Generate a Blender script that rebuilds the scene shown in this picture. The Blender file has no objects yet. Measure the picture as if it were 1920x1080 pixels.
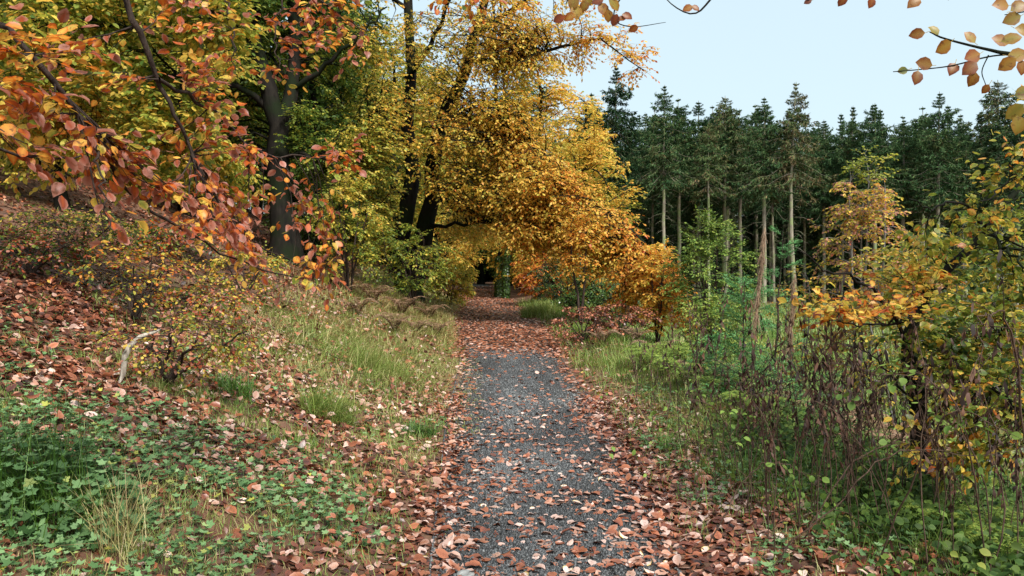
import bpy, math
import numpy as np
from mathutils import Vector

# ------------------------------------------------------------------ basics
scene = bpy.context.scene
COL = scene.collection
F = 1478.0            # focal length in photo pixels (1920 wide)
CAMZ = 1.6
HY = 520.0            # row of the eye level in the photo


def P(px, py, d):
    """point that stands d metres ahead, seen at that place in the photo"""
    return np.array([(px - 960.0) / F * d, d, CAMZ + (HY - py) / F * d])


def nrm(v):
    return v / np.maximum(np.linalg.norm(v, axis=-1, keepdims=True), 1e-9)


def _h(ix, iy, seed):
    n = (ix.astype(np.int64) * 374761393 + iy.astype(np.int64) * 668265263 + seed * 974634777) & 0x7fffffff
    n = ((n ^ (n >> 13)) * 1274126177) & 0x7fffffff
    return ((n ^ (n >> 16)) & 0xffff) / 65535.0


def vnoise(x, y, seed=0):
    x = np.asarray(x, float); y = np.asarray(y, float)
    ix = np.floor(x); iy = np.floor(y)
    fx = x - ix; fy = y - iy
    fx = fx * fx * (3 - 2 * fx); fy = fy * fy * (3 - 2 * fy)
    a = _h(ix, iy, seed); b = _h(ix + 1, iy, seed)
    c = _h(ix, iy + 1, seed); d = _h(ix + 1, iy + 1, seed)
    return (a * (1 - fx) + b * fx) * (1 - fy) + (c * (1 - fx) + d * fx) * fy


def fbm(x, y, seed=0, o=3):
    s = 0; a = 1; t = 0
    for i in range(o):
        s = s + a * vnoise(x * 2 ** i, y * 2 ** i, seed + i * 17); t += a; a *= .5
    return s / t


def sstep(a, b, x):
    t = np.clip((x - a) / (b - a), 0, 1)
    return t * t * (3 - 2 * t)


# ------------------------------------------------------------------ terrain
def path_c(y):
    return np.interp(y, [-20, 4.2, 8.4, 16, 23, 47, 60, 100, 400], [.3, .23, .17, -.05, -.48, -1.8, -2.4, -5.2, -40])


def path_hw(y):
    return np.interp(y, [0, 4.2, 8.4, 15, 19, 25, 40, 400], [.62, .64, .84, .92, 1.12, 1.18, .95, .9])


def path_z(y):
    return np.interp(y, [-30, 0, 12, 14, 16, 23, 35, 47, 60, 90, 400], [-.1, 0, 0, .02, .08, .36, .54, .66, .84, 1.2, 3])


def ground(x, y):
    x = np.asarray(x, float); y = np.asarray(y, float)
    u = x - path_c(y); hw = path_hw(y)
    z = path_z(y)
    s = np.maximum(-u - hw, 0)
    k = np.interp(y, [0, 10, 30], [.34, .40, .44])
    z = z + k * (np.minimum(s, 9.5) - .35 * (1 - np.exp(-s / .35)))
    z = z + .16 * np.clip(s - 9.5, 0, 30)
    r = np.maximum(u - hw, 0)
    near = np.interp(y, [0, 12, 26, 60, 90], [1, 1, .55, .5, .35])
    drop = np.minimum(.34 * np.maximum(r - 1.5, 0), 1.9 * near + .02 * r)
    z = z + .07 * sstep(0, 1.0, r) - drop
    off = sstep(.0, .7, np.abs(u) - hw)
    z = z + off * ((fbm(x * .9, y * .9, 3) - .5) * .22 + (fbm(x * 3.1, y * 3.1, 9) - .5) * .07)
    z = z + (1 - off) * ((fbm(x * 1.1, y * .8, 21) - .5) * .03 - .02 * (1 - (u / hw) ** 2).clip(0, 1) * 0)
    z = z + sstep(10, 60, np.hypot(x - 5, y - 45) - 60) * 1.5
    return z


def gnormal(x, y):
    e = .06
    dx = (ground(x + e, y) - ground(x - e, y)) / (2 * e)
    dy = (ground(x, y + e) - ground(x, y - e)) / (2 * e)
    return nrm(np.stack([-dx, -dy, np.ones_like(dx)], -1))


# ------------------------------------------------------------------ materials
def new_mat(name):
    m = bpy.data.materials.new(name); m.use_nodes = True
    nt = m.node_tree; nt.nodes.clear()
    return m, nt


def ramp(nt, stops, interp='LINEAR'):
    n = nt.nodes.new('ShaderNodeValToRGB'); cr = n.color_ramp; cr.interpolation = interp
    while len(cr.elements) < len(stops):
        cr.elements.new(.5)
    for e, (p, c) in zip(cr.elements, stops):
        e.position = p; e.color = (*c, 1)
    return n


def leaf_mat(name, stops, rough=.5, trans=.3, spots=0.0, spec=.5, ovar=0.0):
    m, nt = new_mat(name); L = nt.links.new; N = nt.nodes.new
    a = N('ShaderNodeAttribute'); a.attribute_name = 'tint'
    v = N('ShaderNodeAttribute'); v.attribute_name = 'val'
    r = ramp(nt, stops); L(a.outputs['Fac'], r.inputs[0])
    hsv = N('ShaderNodeHueSaturation'); L(r.outputs[0], hsv.inputs['Color']); L(v.outputs['Fac'], hsv.inputs['Value'])
    col = hsv.outputs[0]
    if ovar:      # each copied tree a little lighter or darker, greener or browner
        oi = N('ShaderNodeObjectInfo'); h2 = N('ShaderNodeHueSaturation'); mr = N('ShaderNodeMapRange'); mr.inputs[3].default_value = 1 - ovar * .6; mr.inputs[4].default_value = 1 + ovar
        mh = N('ShaderNodeMapRange'); mh.inputs[3].default_value = .515; mh.inputs[4].default_value = .475
        L(oi.outputs['Random'], mr.inputs[0]); L(oi.outputs['Random'], mh.inputs[0]); L(mr.outputs[0], h2.inputs['Value']); L(mh.outputs[0], h2.inputs['Hue']); L(col, h2.inputs['Color']); col = h2.outputs[0]
    if spots:
        tc = N('ShaderNodeNewGeometry')
        n = N('ShaderNodeTexNoise'); n.inputs['Scale'].default_value = 55; n.inputs['Detail'].default_value = 3
        L(tc.outputs['Position'], n.inputs['Vector'])
        rr = ramp(nt, [(.56, (0, 0, 0)), (.68, (1, 1, 1))]); L(n.outputs[0], rr.inputs[0])
        mm = N('ShaderNodeMath'); mm.operation = 'MULTIPLY'; mm.inputs[1].default_value = spots; L(rr.outputs[0], mm.inputs[0])
        mx = N('ShaderNodeMixRGB'); L(mm.outputs[0], mx.inputs[0]); L(col, mx.inputs[1]); mx.inputs[2].default_value = (.16, .05, .015, 1)
        col = mx.outputs[0]
    b = N('ShaderNodeBsdfPrincipled'); L(col, b.inputs['Base Color']); b.inputs['Roughness'].default_value = rough
    b.inputs['Specular IOR Level'].default_value = spec
    o = N('ShaderNodeOutputMaterial')
    if trans > 0:
        t = N('ShaderNodeBsdfTranslucent'); L(col, t.inputs['Color'])
        mx = N('ShaderNodeMixShader'); mx.inputs[0].default_value = trans
        L(b.outputs[0], mx.inputs[1]); L(t.outputs[0], mx.inputs[2]); L(mx.outputs[0], o.inputs[0])
    else:
        L(b.outputs[0], o.inputs[0])
    return m


def bark_mat(name, c1, c2, scale=12, moss=None, stretch=.25, rough=.85):
    m, nt = new_mat(name); L = nt.links.new; N = nt.nodes.new
    g = N('ShaderNodeNewGeometry'); mp = N('ShaderNodeMapping'); mp.inputs['Scale'].default_value = (1, 1, stretch)
    L(g.outputs['Position'], mp.inputs[0])
    n = N('ShaderNodeTexNoise'); n.inputs['Scale'].default_value = scale; n.inputs['Detail'].default_value = 6; n.inputs['Roughness'].default_value = .65
    L(mp.outputs[0], n.inputs['Vector'])
    r = ramp(nt, [(.3, c1), (.7, c2)]); L(n.outputs[0], r.inputs[0]); col = r.outputs[0]
    if moss:
        n2 = N('ShaderNodeTexNoise'); n2.inputs['Scale'].default_value = 1.6; n2.inputs['Detail'].default_value = 4
        L(g.outputs['Position'], n2.inputs['Vector'])
        r2 = ramp(nt, [(.45, (0, 0, 0)), (.6, (1, 1, 1))]); L(n2.outputs[0], r2.inputs[0])
        mx = N('ShaderNodeMixRGB'); L(r2.outputs[0], mx.inputs[0]); L(col, mx.inputs[1]); mx.inputs[2].default_value = (*moss, 1); col = mx.outputs[0]
    b = N('ShaderNodeBsdfPrincipled'); L(col, b.inputs['Base Color']); b.inputs['Roughness'].default_value = rough; b.inputs['Specular IOR Level'].default_value = .12
    bp = N('ShaderNodeBump'); bp.inputs['Strength'].default_value = .7; bp.inputs['Distance'].default_value = .03
    L(n.outputs[0], bp.inputs['Height']); L(bp.outputs[0], b.inputs['Normal'])
    o = N('ShaderNodeOutputMaterial'); L(b.outputs[0], o.inputs[0])
    return m


def noise_mat(name, stops, scale=8, rough=.9, bump=.5, bdist=.03, vor=None):
    m, nt = new_mat(name); L = nt.links.new; N = nt.nodes.new
    g = N('ShaderNodeNewGeometry')
    n = N('ShaderNodeTexNoise'); n.inputs['Scale'].default_value = scale; n.inputs['Detail'].default_value = 8; n.inputs['Roughness'].default_value = .7
    L(g.outputs['Position'], n.inputs['Vector'])
    r = ramp(nt, stops); L(n.outputs[0], r.inputs[0])
    b = N('ShaderNodeBsdfPrincipled'); b.inputs['Roughness'].default_value = rough
    bp = N('ShaderNodeBump'); bp.inputs['Strength'].default_value = bump; bp.inputs['Distance'].default_value = bdist
    col = r.outputs[0]; hgt = n.outputs[0]
    if vor:
        v = N('ShaderNodeTexVoronoi'); v.inputs['Scale'].default_value = vor; L(g.outputs['Position'], v.inputs['Vector'])
        mx = N('ShaderNodeMixRGB'); mx.blend_type = 'MULTIPLY'; mx.inputs[0].default_value = .8
        rr = ramp(nt, [(0, (1.4, 1.4, 1.4)), (.9, (.35, .35, .35))]); L(v.outputs['Color'], rr.inputs[0])
        L(col, mx.inputs[1]); L(rr.outputs[0], mx.inputs[2]); col = mx.outputs[0]
        inv = N('ShaderNodeMath'); inv.operation = 'SUBTRACT'; inv.inputs[0].default_value = 1; L(v.outputs['Distance'], inv.inputs[1]); hgt = inv.outputs[0]
    L(col, b.inputs['Base Color']); L(hgt, bp.inputs['Height']); L(bp.outputs[0], b.inputs['Normal'])
    o = N('ShaderNodeOutputMaterial'); L(b.outputs[0], o.inputs[0])
    return m


AUT = [(0, (.022, .055, .014)), (.2, (.08, .15, .022)), (.38, (.31, .34, .045)), (.52, (.74, .54, .09)),
       (.66, (.78, .38, .06)), (.80, (.56, .12, .012)), (.92, (.34, .075, .035)), (1, (.46, .21, .15))]
LIT = [(0, (.045, .016, .01)), (.22, (.16, .045, .024)), (.45, (.36, .12, .055)), (.68, (.46, .27, .20)), (.88, (.62, .43, .37)), (.97, (.70, .54, .46)), (1, (.60, .40, .06))]
GRS = [(0, (.02, .06, .01)), (.35, (.12, .25, .03)), (.6, (.28, .34, .08)), (.8, (.48, .40, .18)), (1, (.38, .20, .10))]
M = {}
M['leaf_near'] = leaf_mat('beech leaf near', AUT, .42, .5, .85)
M['leaf'] = leaf_mat('beech leaf', AUT, .5, .5)
M['litter'] = leaf_mat('fallen leaf', LIT, .38, .05, .45)
M['grass'] = leaf_mat('grass blade', GRS, .5, .25)
M['herb'] = leaf_mat('herb leaf', [(0, (.035, .085, .022)), (.5, (.14, .26, .095)), (.85, (.28, .42, .19)), (1, (.5, .45, .05))], .55, .25, 0, .3)
M['willow'] = leaf_mat('willow leaf', [(0, (.045, .10, .018)), (.6, (.20, .30, .055)), (1, (.46, .46, .09))], .6, .3, 0, .22)
M['spruce'] = leaf_mat('spruce needles', [(0, (.010, .034, .012)), (.45, (.036, .095, .032)), (.7, (.09, .14, .045)), (.9, (.18, .14, .065)), (1, (.24, .16, .085))], .65, .05, 0, .2, .55)
M['young_spruce'] = leaf_mat('young spruce needles', [(0, (.03, .14, .04)), (1, (.14, .36, .10))], .5, .15)
M['dead'] = leaf_mat('withered leaf', [(0, (.018, .009, .006)), (.5, (.07, .028, .016)), (1, (.20, .10, .055))], .7, .05)
M['straw'] = leaf_mat('dry straw', [(0, (.22, .11, .06)), (1, (.55, .40, .26))], .6, .1)
M['ivy'] = leaf_mat('ivy leaf', [(0, (.014, .032, .008)), (1, (.10, .19, .035))], .3, .1)
M['bark'] = bark_mat('beech bark', (.004, .0035, .003), (.022, .018, .014), 9, (.009, .014, .005))
M['twig'] = bark_mat('twig bark', (.018, .012, .01), (.07, .05, .04), 30, None)
M['pinebark'] = bark_mat('spruce bark', (.13, .11, .085), (.38, .34, .26), 10, (.22, .27, .12), .15)
M['greytwig'] = bark_mat('grey twig', (.10, .09, .08), (.30, .29, .28), 30)
M['birchbark'] = bark_mat('pale bark', (.18, .15, .12), (.55, .50, .42), 25)
M['stone'] = noise_mat('grey stone', [(.3, (.10, .10, .10)), (.7, (.42, .42, .40))], 30)
M['ground'] = noise_mat('woodland ground', [(.30, (.02, .012, .008)), (.48, (.12, .055, .03)), (.60, (.16, .08, .045)), (.72, (.08, .11, .025))], 2.2, .95, .8, .05)
M['path'] = noise_mat('path grit', [(.3, (.022, .020, .018)), (.7, (.085, .08, .074))], 5, .55, 1, .012, 75)


def gravel_mat():
    m, nt = new_mat('gravel'); L = nt.links.new; N = nt.nodes.new
    a = N('ShaderNodeAttribute'); a.attribute_name = 'tint'
    r = ramp(nt, [(0, (.018, .018, .019)), (.45, (.062, .064, .066)), (.8, (.15, .155, .155)), (1, (.34, .33, .30))]); L(a.outputs['Fac'], r.inputs[0])
    b = N('ShaderNodeBsdfPrincipled'); L(r.outputs[0], b.inputs['Base Color']); b.inputs['Roughness'].default_value = .42
    o = N('ShaderNodeOutputMaterial'); L(b.outputs[0], o.inputs[0])
    return m


M['gravel'] = gravel_mat()


# ------------------------------------------------------------------ objects
def tag(o, label=None, cat=None, group=None, kind=None):
    if label: o['label'] = label
    if cat: o['category'] = cat
    if group: o['group'] = group
    if kind: o['kind'] = kind
    return o


def empty(name, loc, label, cat, group=None):
    o = bpy.data.objects.new(name, None); COL.objects.link(o); o.location = Vector([float(c) for c in loc]); o.empty_display_size = .2
    return tag(o, label, cat, group)


def kids(o):
    return [c for c in bpy.data.objects if c.parent == o]


def copy_tree(root, children, loc, rz, sc, label=None, group=None, tilt=0):
    r = root.copy(); COL.objects.link(r)
    r.location = Vector([float(c) for c in loc]); r.rotation_euler = (tilt, tilt * .5, rz)
    r.scale = (sc, sc, sc) if np.isscalar(sc) else sc
    if label: r['label'] = label
    if group: r['group'] = group
    for ch in children:
        c = ch.copy(); COL.objects.link(c); c.parent = r
    return r


_EDGE = np.array([-.08, -.07, -.06, -.04, .09, .06, .07, .10, .06, .07, .10])


class MB:
    def __init__(s):
        s.v = []; s.f = []; s.l = []; s.n = 0; s.t = []; s.a = []

    def add(s, verts, faces, lens, tint=None, val=None):
        """verts (n,3); faces flat index array; lens per face"""
        s.v.append(np.asarray(verts, np.float32)); s.f.append(np.asarray(faces, np.int64) + s.n); s.l.append(np.asarray(lens, np.int64))
        k = len(verts); s.n += k
        s.t.append(np.full(k, .5, np.float32) if tint is None else np.asarray(tint, np.float32))
        s.a.append(np.ones(k, np.float32) if val is None else np.asarray(val, np.float32))

    def inst(s, T, pos, X, Y, Z, size, tint=None, val=None, bend=None):
        """scatter template T=(verts,faces,lens) with axes X,Y,Z"""
        V, fa, le = T; n = len(pos); k = len(V)
        if n == 0: return
        size = np.broadcast_to(np.asarray(size, float), (n,)) if np.ndim(size) < 2 else size
        b = np.ones(n) if bend is None else bend
        if np.ndim(size) == 1:
            sx = sy = size
        else:
            sx = size[:, 0]; sy = size[:, 1]
        W = (pos[:, None, :] + (V[None, :, 0] * sx[:, None])[..., None] * X[:, None, :] + (V[None, :, 1] * sy[:, None])[..., None] * Y[:, None, :]
             + (V[None, :, 2] * (b * sy)[:, None])[..., None] * Z[:, None, :])
        fi = (np.asarray(fa)[None, :] + (np.arange(n) * k)[:, None]).ravel()
        tt = None if tint is None else np.repeat(tint, k)
        if tint is not None and k == 11:      # midrib greener or yellower than the browning margin
            tt = np.clip(tt + np.tile(_EDGE, n) * np.repeat(.5 + vnoise(np.arange(n) * 7.3, np.arange(n) * .37, 2), k), 0, 1)
        s.add(W.reshape(-1, 3), fi, np.tile(le, n), tt, None if val is None else np.repeat(val, k))

    def tubes(s, Pt, R, sides=3):
        B, n, _ = Pt.shape
        if B == 0: return
        T = nrm(np.gradient(Pt, axis=1))
        ref = np.where(np.abs(T[:, :1, 2:3]) > .8, np.array([1., 0, 0]), np.array([0., 0, 1.]))
        ref = np.broadcast_to(ref, T.shape)
        U = nrm(np.cross(T, ref)); W = np.cross(T, U)
        an = np.arange(sides) * 2 * math.pi / sides
        V = Pt[:, :, None, :] + R[:, :, None, None] * (np.cos(an)[None, None, :, None] * U[:, :, None, :] + np.sin(an)[None, None, :, None] * W[:, :, None, :])
        i = np.arange(n - 1)[:, None]; j = np.arange(sides)[None, :]; j2 = (j + 1) % sides
        q = np.stack([i * sides + j, i * sides + j2, (i + 1) * sides + j2, (i + 1) * sides + j], -1).reshape(-1)
        fi = (q[None, :] + (np.arange(B) * n * sides)[:, None]).ravel()
        s.add(V.reshape(-1, 3), fi, np.full(B * (n - 1) * sides, 4))

    def build(s, name, mat, parent=None, origin=None, smooth=False):
        V = np.concatenate(s.v); Fc = np.concatenate(s.f); Le = np.concatenate(s.l)
        if origin is not None: V = V - np.asarray(origin, np.float32)
        me = bpy.data.meshes.new(name)
        me.vertices.add(len(V)); me.vertices.foreach_set('co', V.astype(np.float32).ravel())
        me.loops.add(len(Fc)); me.loops.foreach_set('vertex_index', Fc.astype(np.int32))
        me.polygons.add(len(Le)); me.polygons.foreach_set('loop_start', np.concatenate([[0], np.cumsum(Le)[:-1]]).astype(np.int32))
        me.polygons.foreach_set('loop_total', Le.astype(np.int32))
        if smooth: me.polygons.foreach_set('use_smooth', np.ones(len(Le), bool))
        a = me.attributes.new('tint', 'FLOAT', 'POINT'); a.data.foreach_set('value', np.concatenate(s.t))
        a = me.attributes.new('val', 'FLOAT', 'POINT'); a.data.foreach_set('value', np.concatenate(s.a))
        me.update(calc_edges=True); me.materials.append(mat)
        o = bpy.data.objects.new(name, me); COL.objects.link(o)
        if parent is not None: o.parent = parent
        return o


# leaf templates: length along +Y, width along X, upper side +Z
def T_leaf11():
    ys = [0, .22, .5, .78, 1.]; w = [0, .27, .34, .22, 0]; zc = [0, .03, .03, -.02, -.12]
    V = [(0, y, z) for y, z in zip(ys, zc)]
    for sgn in (-1, 1):
        for i in (1, 2, 3):
            V.append((sgn * w[i], ys[i] + .02, zc[i] + .10 * (1 if i != 2 else .8)))
    f = []; le = []
    for o, flip in ((5, False), (8, True)):
        for poly in ([0, o, 1], [1, o, o + 1, 2], [2, o + 1, o + 2, 3], [3, o + 2, 4]):
            if not flip: poly = poly[::-1]
            f += poly; le.append(len(poly))
    return np.array(V, float), f, le


T11 = T_leaf11()
T6 = (np.array([(0, 0, 0), (-.30, .3, .07), (-.28, .68, .06), (0, 1, 0), (.28, .68, .06), (.30, .3, .07)], float),
      [0, 3, 2, 1, 0, 5, 4, 3], [4, 4])
TNARROW = (np.array([(0, 0, 0), (-.11, .4, .02), (0, 1, -.1), (.11, .4, .02)], float), [0, 2, 1, 0, 3, 2], [3, 3])
# grass blade: 5 verts, bends over towards +Z
TBLADE = (np.array([(-.5, 0, 0), (.5, 0, 0), (.42, .45, .06), (-.42, .45, .06), (.22, .8, .24), (-.22, .8, .24), (0, 1, .5)], float),
          [0, 1, 2, 3, 3, 2, 4, 5, 5, 4, 6], [4, 4, 3])
# lobed herb leaf
_an = np.linspace(-2.5, 2.5, 11)
_r = np.array([.34, .5, .36, .56, .40, .62, .40, .56, .36, .5, .34])
THERB = (np.concatenate([[[0, 0, 0]], np.stack([_r * np.sin(_an), .12 + _r * np.cos(_an), .10 * (np.arange(11) % 2) + .02], -1)]),
         sum([[0, i + 2, i + 1] for i in range(10)], []), [3] * 10)
# needle spray: two crossed thin blades
TSPRAY = (np.array([(0, 0, 0), (-.16, .35, -.02), (0, 1, -.12), (.16, .35, -.02), (0, .45, .07), (0, .4, -.14)], float),
          [0, 3, 2, 1, 0, 4, 2, 5], [4, 4])
# withered hanging leaf, curled
TCURL = (np.array([(-.06, 0, 0), (.06, 0, 0), (.15, .3, .10), (-.10, .3, .02), (.07, .65, -.06), (-.13, .65, .06), (.03, 1, .08)], float),
         [0, 1, 2, 3, 3, 2, 4, 5, 5, 4, 6], [4, 4, 3])
# stone
_g = (1 + 5 ** .5) / 2
_ico = np.array([(-1, _g, 0), (1, _g, 0), (-1, -_g, 0), (1, -_g, 0), (0, -1, _g), (0, 1, _g), (0, -1, -_g), (0, 1, -_g), (_g, 0, -1), (_g, 0, 1), (-_g, 0, -1), (-_g, 0, 1)], float) / 1.9
_icf = [0, 11, 5, 0, 5, 1, 0, 1, 7, 0, 7, 10, 0, 10, 11, 1, 5, 9, 5, 11, 4, 11, 10, 2, 10, 7, 6, 7, 1, 8, 3, 9, 4, 3, 4, 2, 3, 2, 6, 3, 6, 8, 3, 8, 9, 4, 9, 5, 2, 4, 11, 6, 2, 10, 8, 6, 7, 9, 8, 1]


def frame(Y, Zhint):
    Y = nrm(Y); X = nrm(np.cross(Y, Zhint)); Z = np.cross(X, Y)
    return X, Y, Z


def smooth_poly(pts, n=14, wob=0.0, rng=None):
    pts = np.asarray(pts, float); k = len(pts)
    ext = np.concatenate([[2 * pts[0] - pts[1]], pts, [2 * pts[-1] - pts[-2]]])
    t = np.linspace(0, k - 1 - 1e-6, n); i = t.astype(int); f = (t - i)[:, None]
    a, b, c, d = ext[i], ext[i + 1], ext[i + 2], ext[i + 3]
    q = .5 * ((2 * b) + (c - a) * f + (2 * a - 5 * b + 4 * c - d) * f ** 2 + (-a + 3 * b - 3 * c + d) * f ** 3)
    if wob and rng is not None:
        w = rng.normal(0, wob, q.shape); w[0] = 0
        q = q + w
    return q


def spawn(Pt, R, K, rng, t0=.3, t1=1., ang=50, L=.5, jit=.3, droop=.1, wander=.1, n=4, planar=.8, taper=.45, rr=.5, rmin=.002, keep=1.0, sweep=(0, 0, 0)):
    """children along parent polylines, all parents at once"""
    B, m, _ = Pt.shape
    t = np.linspace(t0, t1, K)[None, :] + rng.uniform(-.5, .5, (B, K)) * (t1 - t0) / K
    t = np.clip(t, 0, .999) * (m - 1)
    i = t.astype(int); f = (t - i)[..., None]
    bi = np.arange(B)[:, None]
    p = Pt[bi, i] * (1 - f) + Pt[bi, i + 1] * f
    tan = nrm(Pt[bi, i + 1] - Pt[bi, i])
    r = R[bi, i] * (1 - f[..., 0]) + R[bi, i + 1] * f[..., 0]
    up = np.array([0, 0, 1.]) + rng.normal(0, 1 - planar + .05, (B, K, 3))
    side = nrm(np.cross(tan, up)) * np.where((np.arange(K) + rng.integers(0, 2, (B, 1))) % 2, 1, -1)[..., None]
    a = np.radians(ang + rng.normal(0, 9, (B, K)))[..., None]
    d = nrm(np.cos(a) * tan + np.sin(a) * side)
    frac = t / (m - 1)
    ln = L * (1 - (1 - taper) * frac) * (1 + rng.uniform(-jit, jit, (B, K)))
    p = p.reshape(-1, 3); d = d.reshape(-1, 3); ln = ln.ravel()[:, None]; r = np.maximum(r.ravel() * rr, rmin)
    if keep < 1:
        k = rng.random(len(p)) < keep; p = p[k]; d = d[k]; ln = ln[k]; r = r[k]
    out = [p]
    for _ in range(n - 1):
        d = nrm(d + np.array([0, 0, -droop]) + np.asarray(sweep) + rng.normal(0, wander, d.shape)); p = p + d * ln / (n - 1); out.append(p)
    return np.stack(out, 1), r[:, None] * np.linspace(1, .35, n)[None, :]


def leaves_on(mb, Tw, rng, K, size, tintf, T=T6, ang=48, droop=.25, flat=.25, t0=.15, bend=1.0, wfac=1.0, keep=1.0, stalk=.08, hang=0.0):
    B, m, _ = Tw.shape
    t = np.linspace(t0, .999, K)[None, :] * np.ones((B, 1)) * (m - 1)
    i = np.minimum(t.astype(int), m - 2); f = (t - i)[..., None]; bi = np.arange(B)[:, None]
    p = Tw[bi, i] * (1 - f) + Tw[bi, i + 1] * f
    tan = nrm(Tw[bi, i + 1] - Tw[bi, i])
    up = np.array([0, 0, 1.]) + rng.normal(0, flat, (B, K, 3))
    side = nrm(np.cross(tan, up)) * np.where(np.arange(K) % 2, 1, -1)[None, :, None]
    a = np.radians(ang + rng.normal(0, 14, (B, K))); a[:, -1] *= .2; a = a[..., None]
    d = nrm(np.cos(a) * tan + np.sin(a) * side + np.array([0, 0, -1.]) * droop + rng.normal(0, .12, (B, K, 3)))
    p = p.reshape(-1, 3); d = d.reshape(-1, 3); up = up.reshape(-1, 3)
    if keep < 1:
        k = rng.random(len(p)) < keep; p = p[k]; d = d[k]; up = up[k]
    n = len(p)
    z = nrm(up + rng.normal(0, flat, (n, 3)) + hang * rng.normal(0, 1, (n, 3)))
    X, Y, Z = frame(d, z)
    s = size * rng.uniform(.65, 1.2, n)
    p = p + Y * (s * stalk)[:, None]
    tint = np.clip(tintf(p, rng), 0, 1)
    mb.inst(T, p, X, Y, Z, np.stack([s * wfac * rng.uniform(.85, 1.15, n), s], 1), tint, rng.uniform(.8, 1.3, n), bend * rng.uniform(-.6, 2.0, n))
    return n


def blob(rng, c, r, n, shell=.35):
    """n points in an ellipsoid, biased to its outer shell"""
    v = nrm(rng.normal(0, 1, (n, 3))); q = rng.uniform(shell, 1, n) ** .6
    return np.asarray(c) + v * q[:, None] * np.asarray(r)


def grow(name, base, limbs, targets, rng, label, cat, tintf, group=None, leaf=.08, twK=9, twL=.45, lfK=8, T=T6, lmat='leaf', bmat='bark',
         droop=.14, maxd=4.5, t0=.35, arch=.12, twkeep=1.0, lfkeep=1.0, sides=8, br=.012, ldroop=.25, flat=.3, wob=.03, bend=1.0, wfac=1.0,
         bare=None, ang=50, leafpart='crown', woodpart='trunk', planar=.75, hang=0.0, limbn=14, baseflare=True, twig_r=.002, sweep=(0, 0, 0)):
    """a plant as trunk + limbs (given), branches out to the targets, twigs on them and leaves on the twigs"""
    base = np.asarray(base, float)
    root = empty(name, base, label, cat, group)
    wood = MB(); LP = []; LR = []; LT = []
    for pts, r0, r1 in limbs:
        q = smooth_poly(pts, limbn, wob, rng)
        R = r0 + (r1 - r0) * np.linspace(0, 1, limbn) ** .8
        if baseflare and np.linalg.norm(q[0] - base) < .6: R[0] *= 1.55; R[1] *= 1.12
        R = R * (1 + rng.normal(0, .04, limbn))
        wood.tubes(q[None], R[None], sides)
        q2 = smooth_poly(q, 40); LP.append(q2); LR.append(np.interp(np.linspace(0, 1, 40), np.linspace(0, 1, limbn), R)); LT.append(nrm(np.gradient(q2, axis=0)))
    LP = np.concatenate(LP); LR = np.concatenate(LR); LT = np.concatenate(LT)
    Tg = np.asarray(targets)
    ok = LP[:, 2] > base[2] + .12 * (LP[:, 2].max() - base[2])
    LP, LR, LT = LP[ok], LR[ok], LT[ok]
    D = np.linalg.norm(Tg[:, None] - LP[None], axis=-1)
    cost = D + .35 * np.maximum(LP[None, :, 2] - Tg[:, None, 2], 0) + rng.uniform(0, .25, D.shape) * D
    j = cost.argmin(1); d = D[np.arange(len(Tg)), j]
    k = d < maxd; Tg = Tg[k]; j = j[k]; d = d[k][:, None]
    S = LP[j]
    mid = S * .5 + Tg * .5 + LT[j] * d * .18 + np.array([0, 0, 1.]) * d * arch + rng.normal(0, .05, Tg.shape) * d
    t = np.linspace(0, 1, 7)[None, :, None]
    Br = (1 - t) ** 2 * S[:, None] + 2 * t * (1 - t) * mid[:, None] + t ** 2 * Tg[:, None]
    Br = Br + rng.normal(0, .018, Br.shape) * d[:, None] * t
    R0 = np.minimum(br * (d[:, 0]) + .004, LR[j] * .65)
    BR = R0[:, None] * np.linspace(1, .22, 7)[None]
    wood.tubes(Br, BR, 4)
    Tw, TR = spawn(Br, BR, twK, rng, t0, 1., ang, twL, .35, droop, .10, 4, planar, .55, .5, twig_r, twkeep, sweep)
    wood.tubes(Tw, TR, 3)
    ends = Br[:, 3:]
    wd = wood.build(woodpart, M[bmat], root, base, True)
    lf = MB()
    leaves_on(lf, Tw, rng, lfK, leaf, tintf, T, 48, ldroop, flat, .2, bend, wfac, lfkeep, .08, hang)
    leaves_on(lf, ends, rng, 4, leaf, tintf, T, 48, ldroop, flat, .2, bend, wfac, lfkeep, .08, hang)
    if bare is not None:
        pass
    lv = lf.build(leafpart, M[lmat], root, base)
    return root, [wd, lv]


def tconst(m, s):
    return lambda p, r: r.normal(m, s, len(p))


def add(*a):
    return np.concatenate(a)

# ================================================================== SETTING
def axis(lo, hi, step, far, gr=1.18):
    a = list(np.arange(lo, hi + step * .5, step)); s = step
    while a[-1] < far[1]: s *= gr; a.append(a[-1] + s)
    s = step; b = []
    x = lo
    while x > far[0]: s *= gr; x -= s; b.append(x)
    return np.array(b[::-1] + a)


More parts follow.
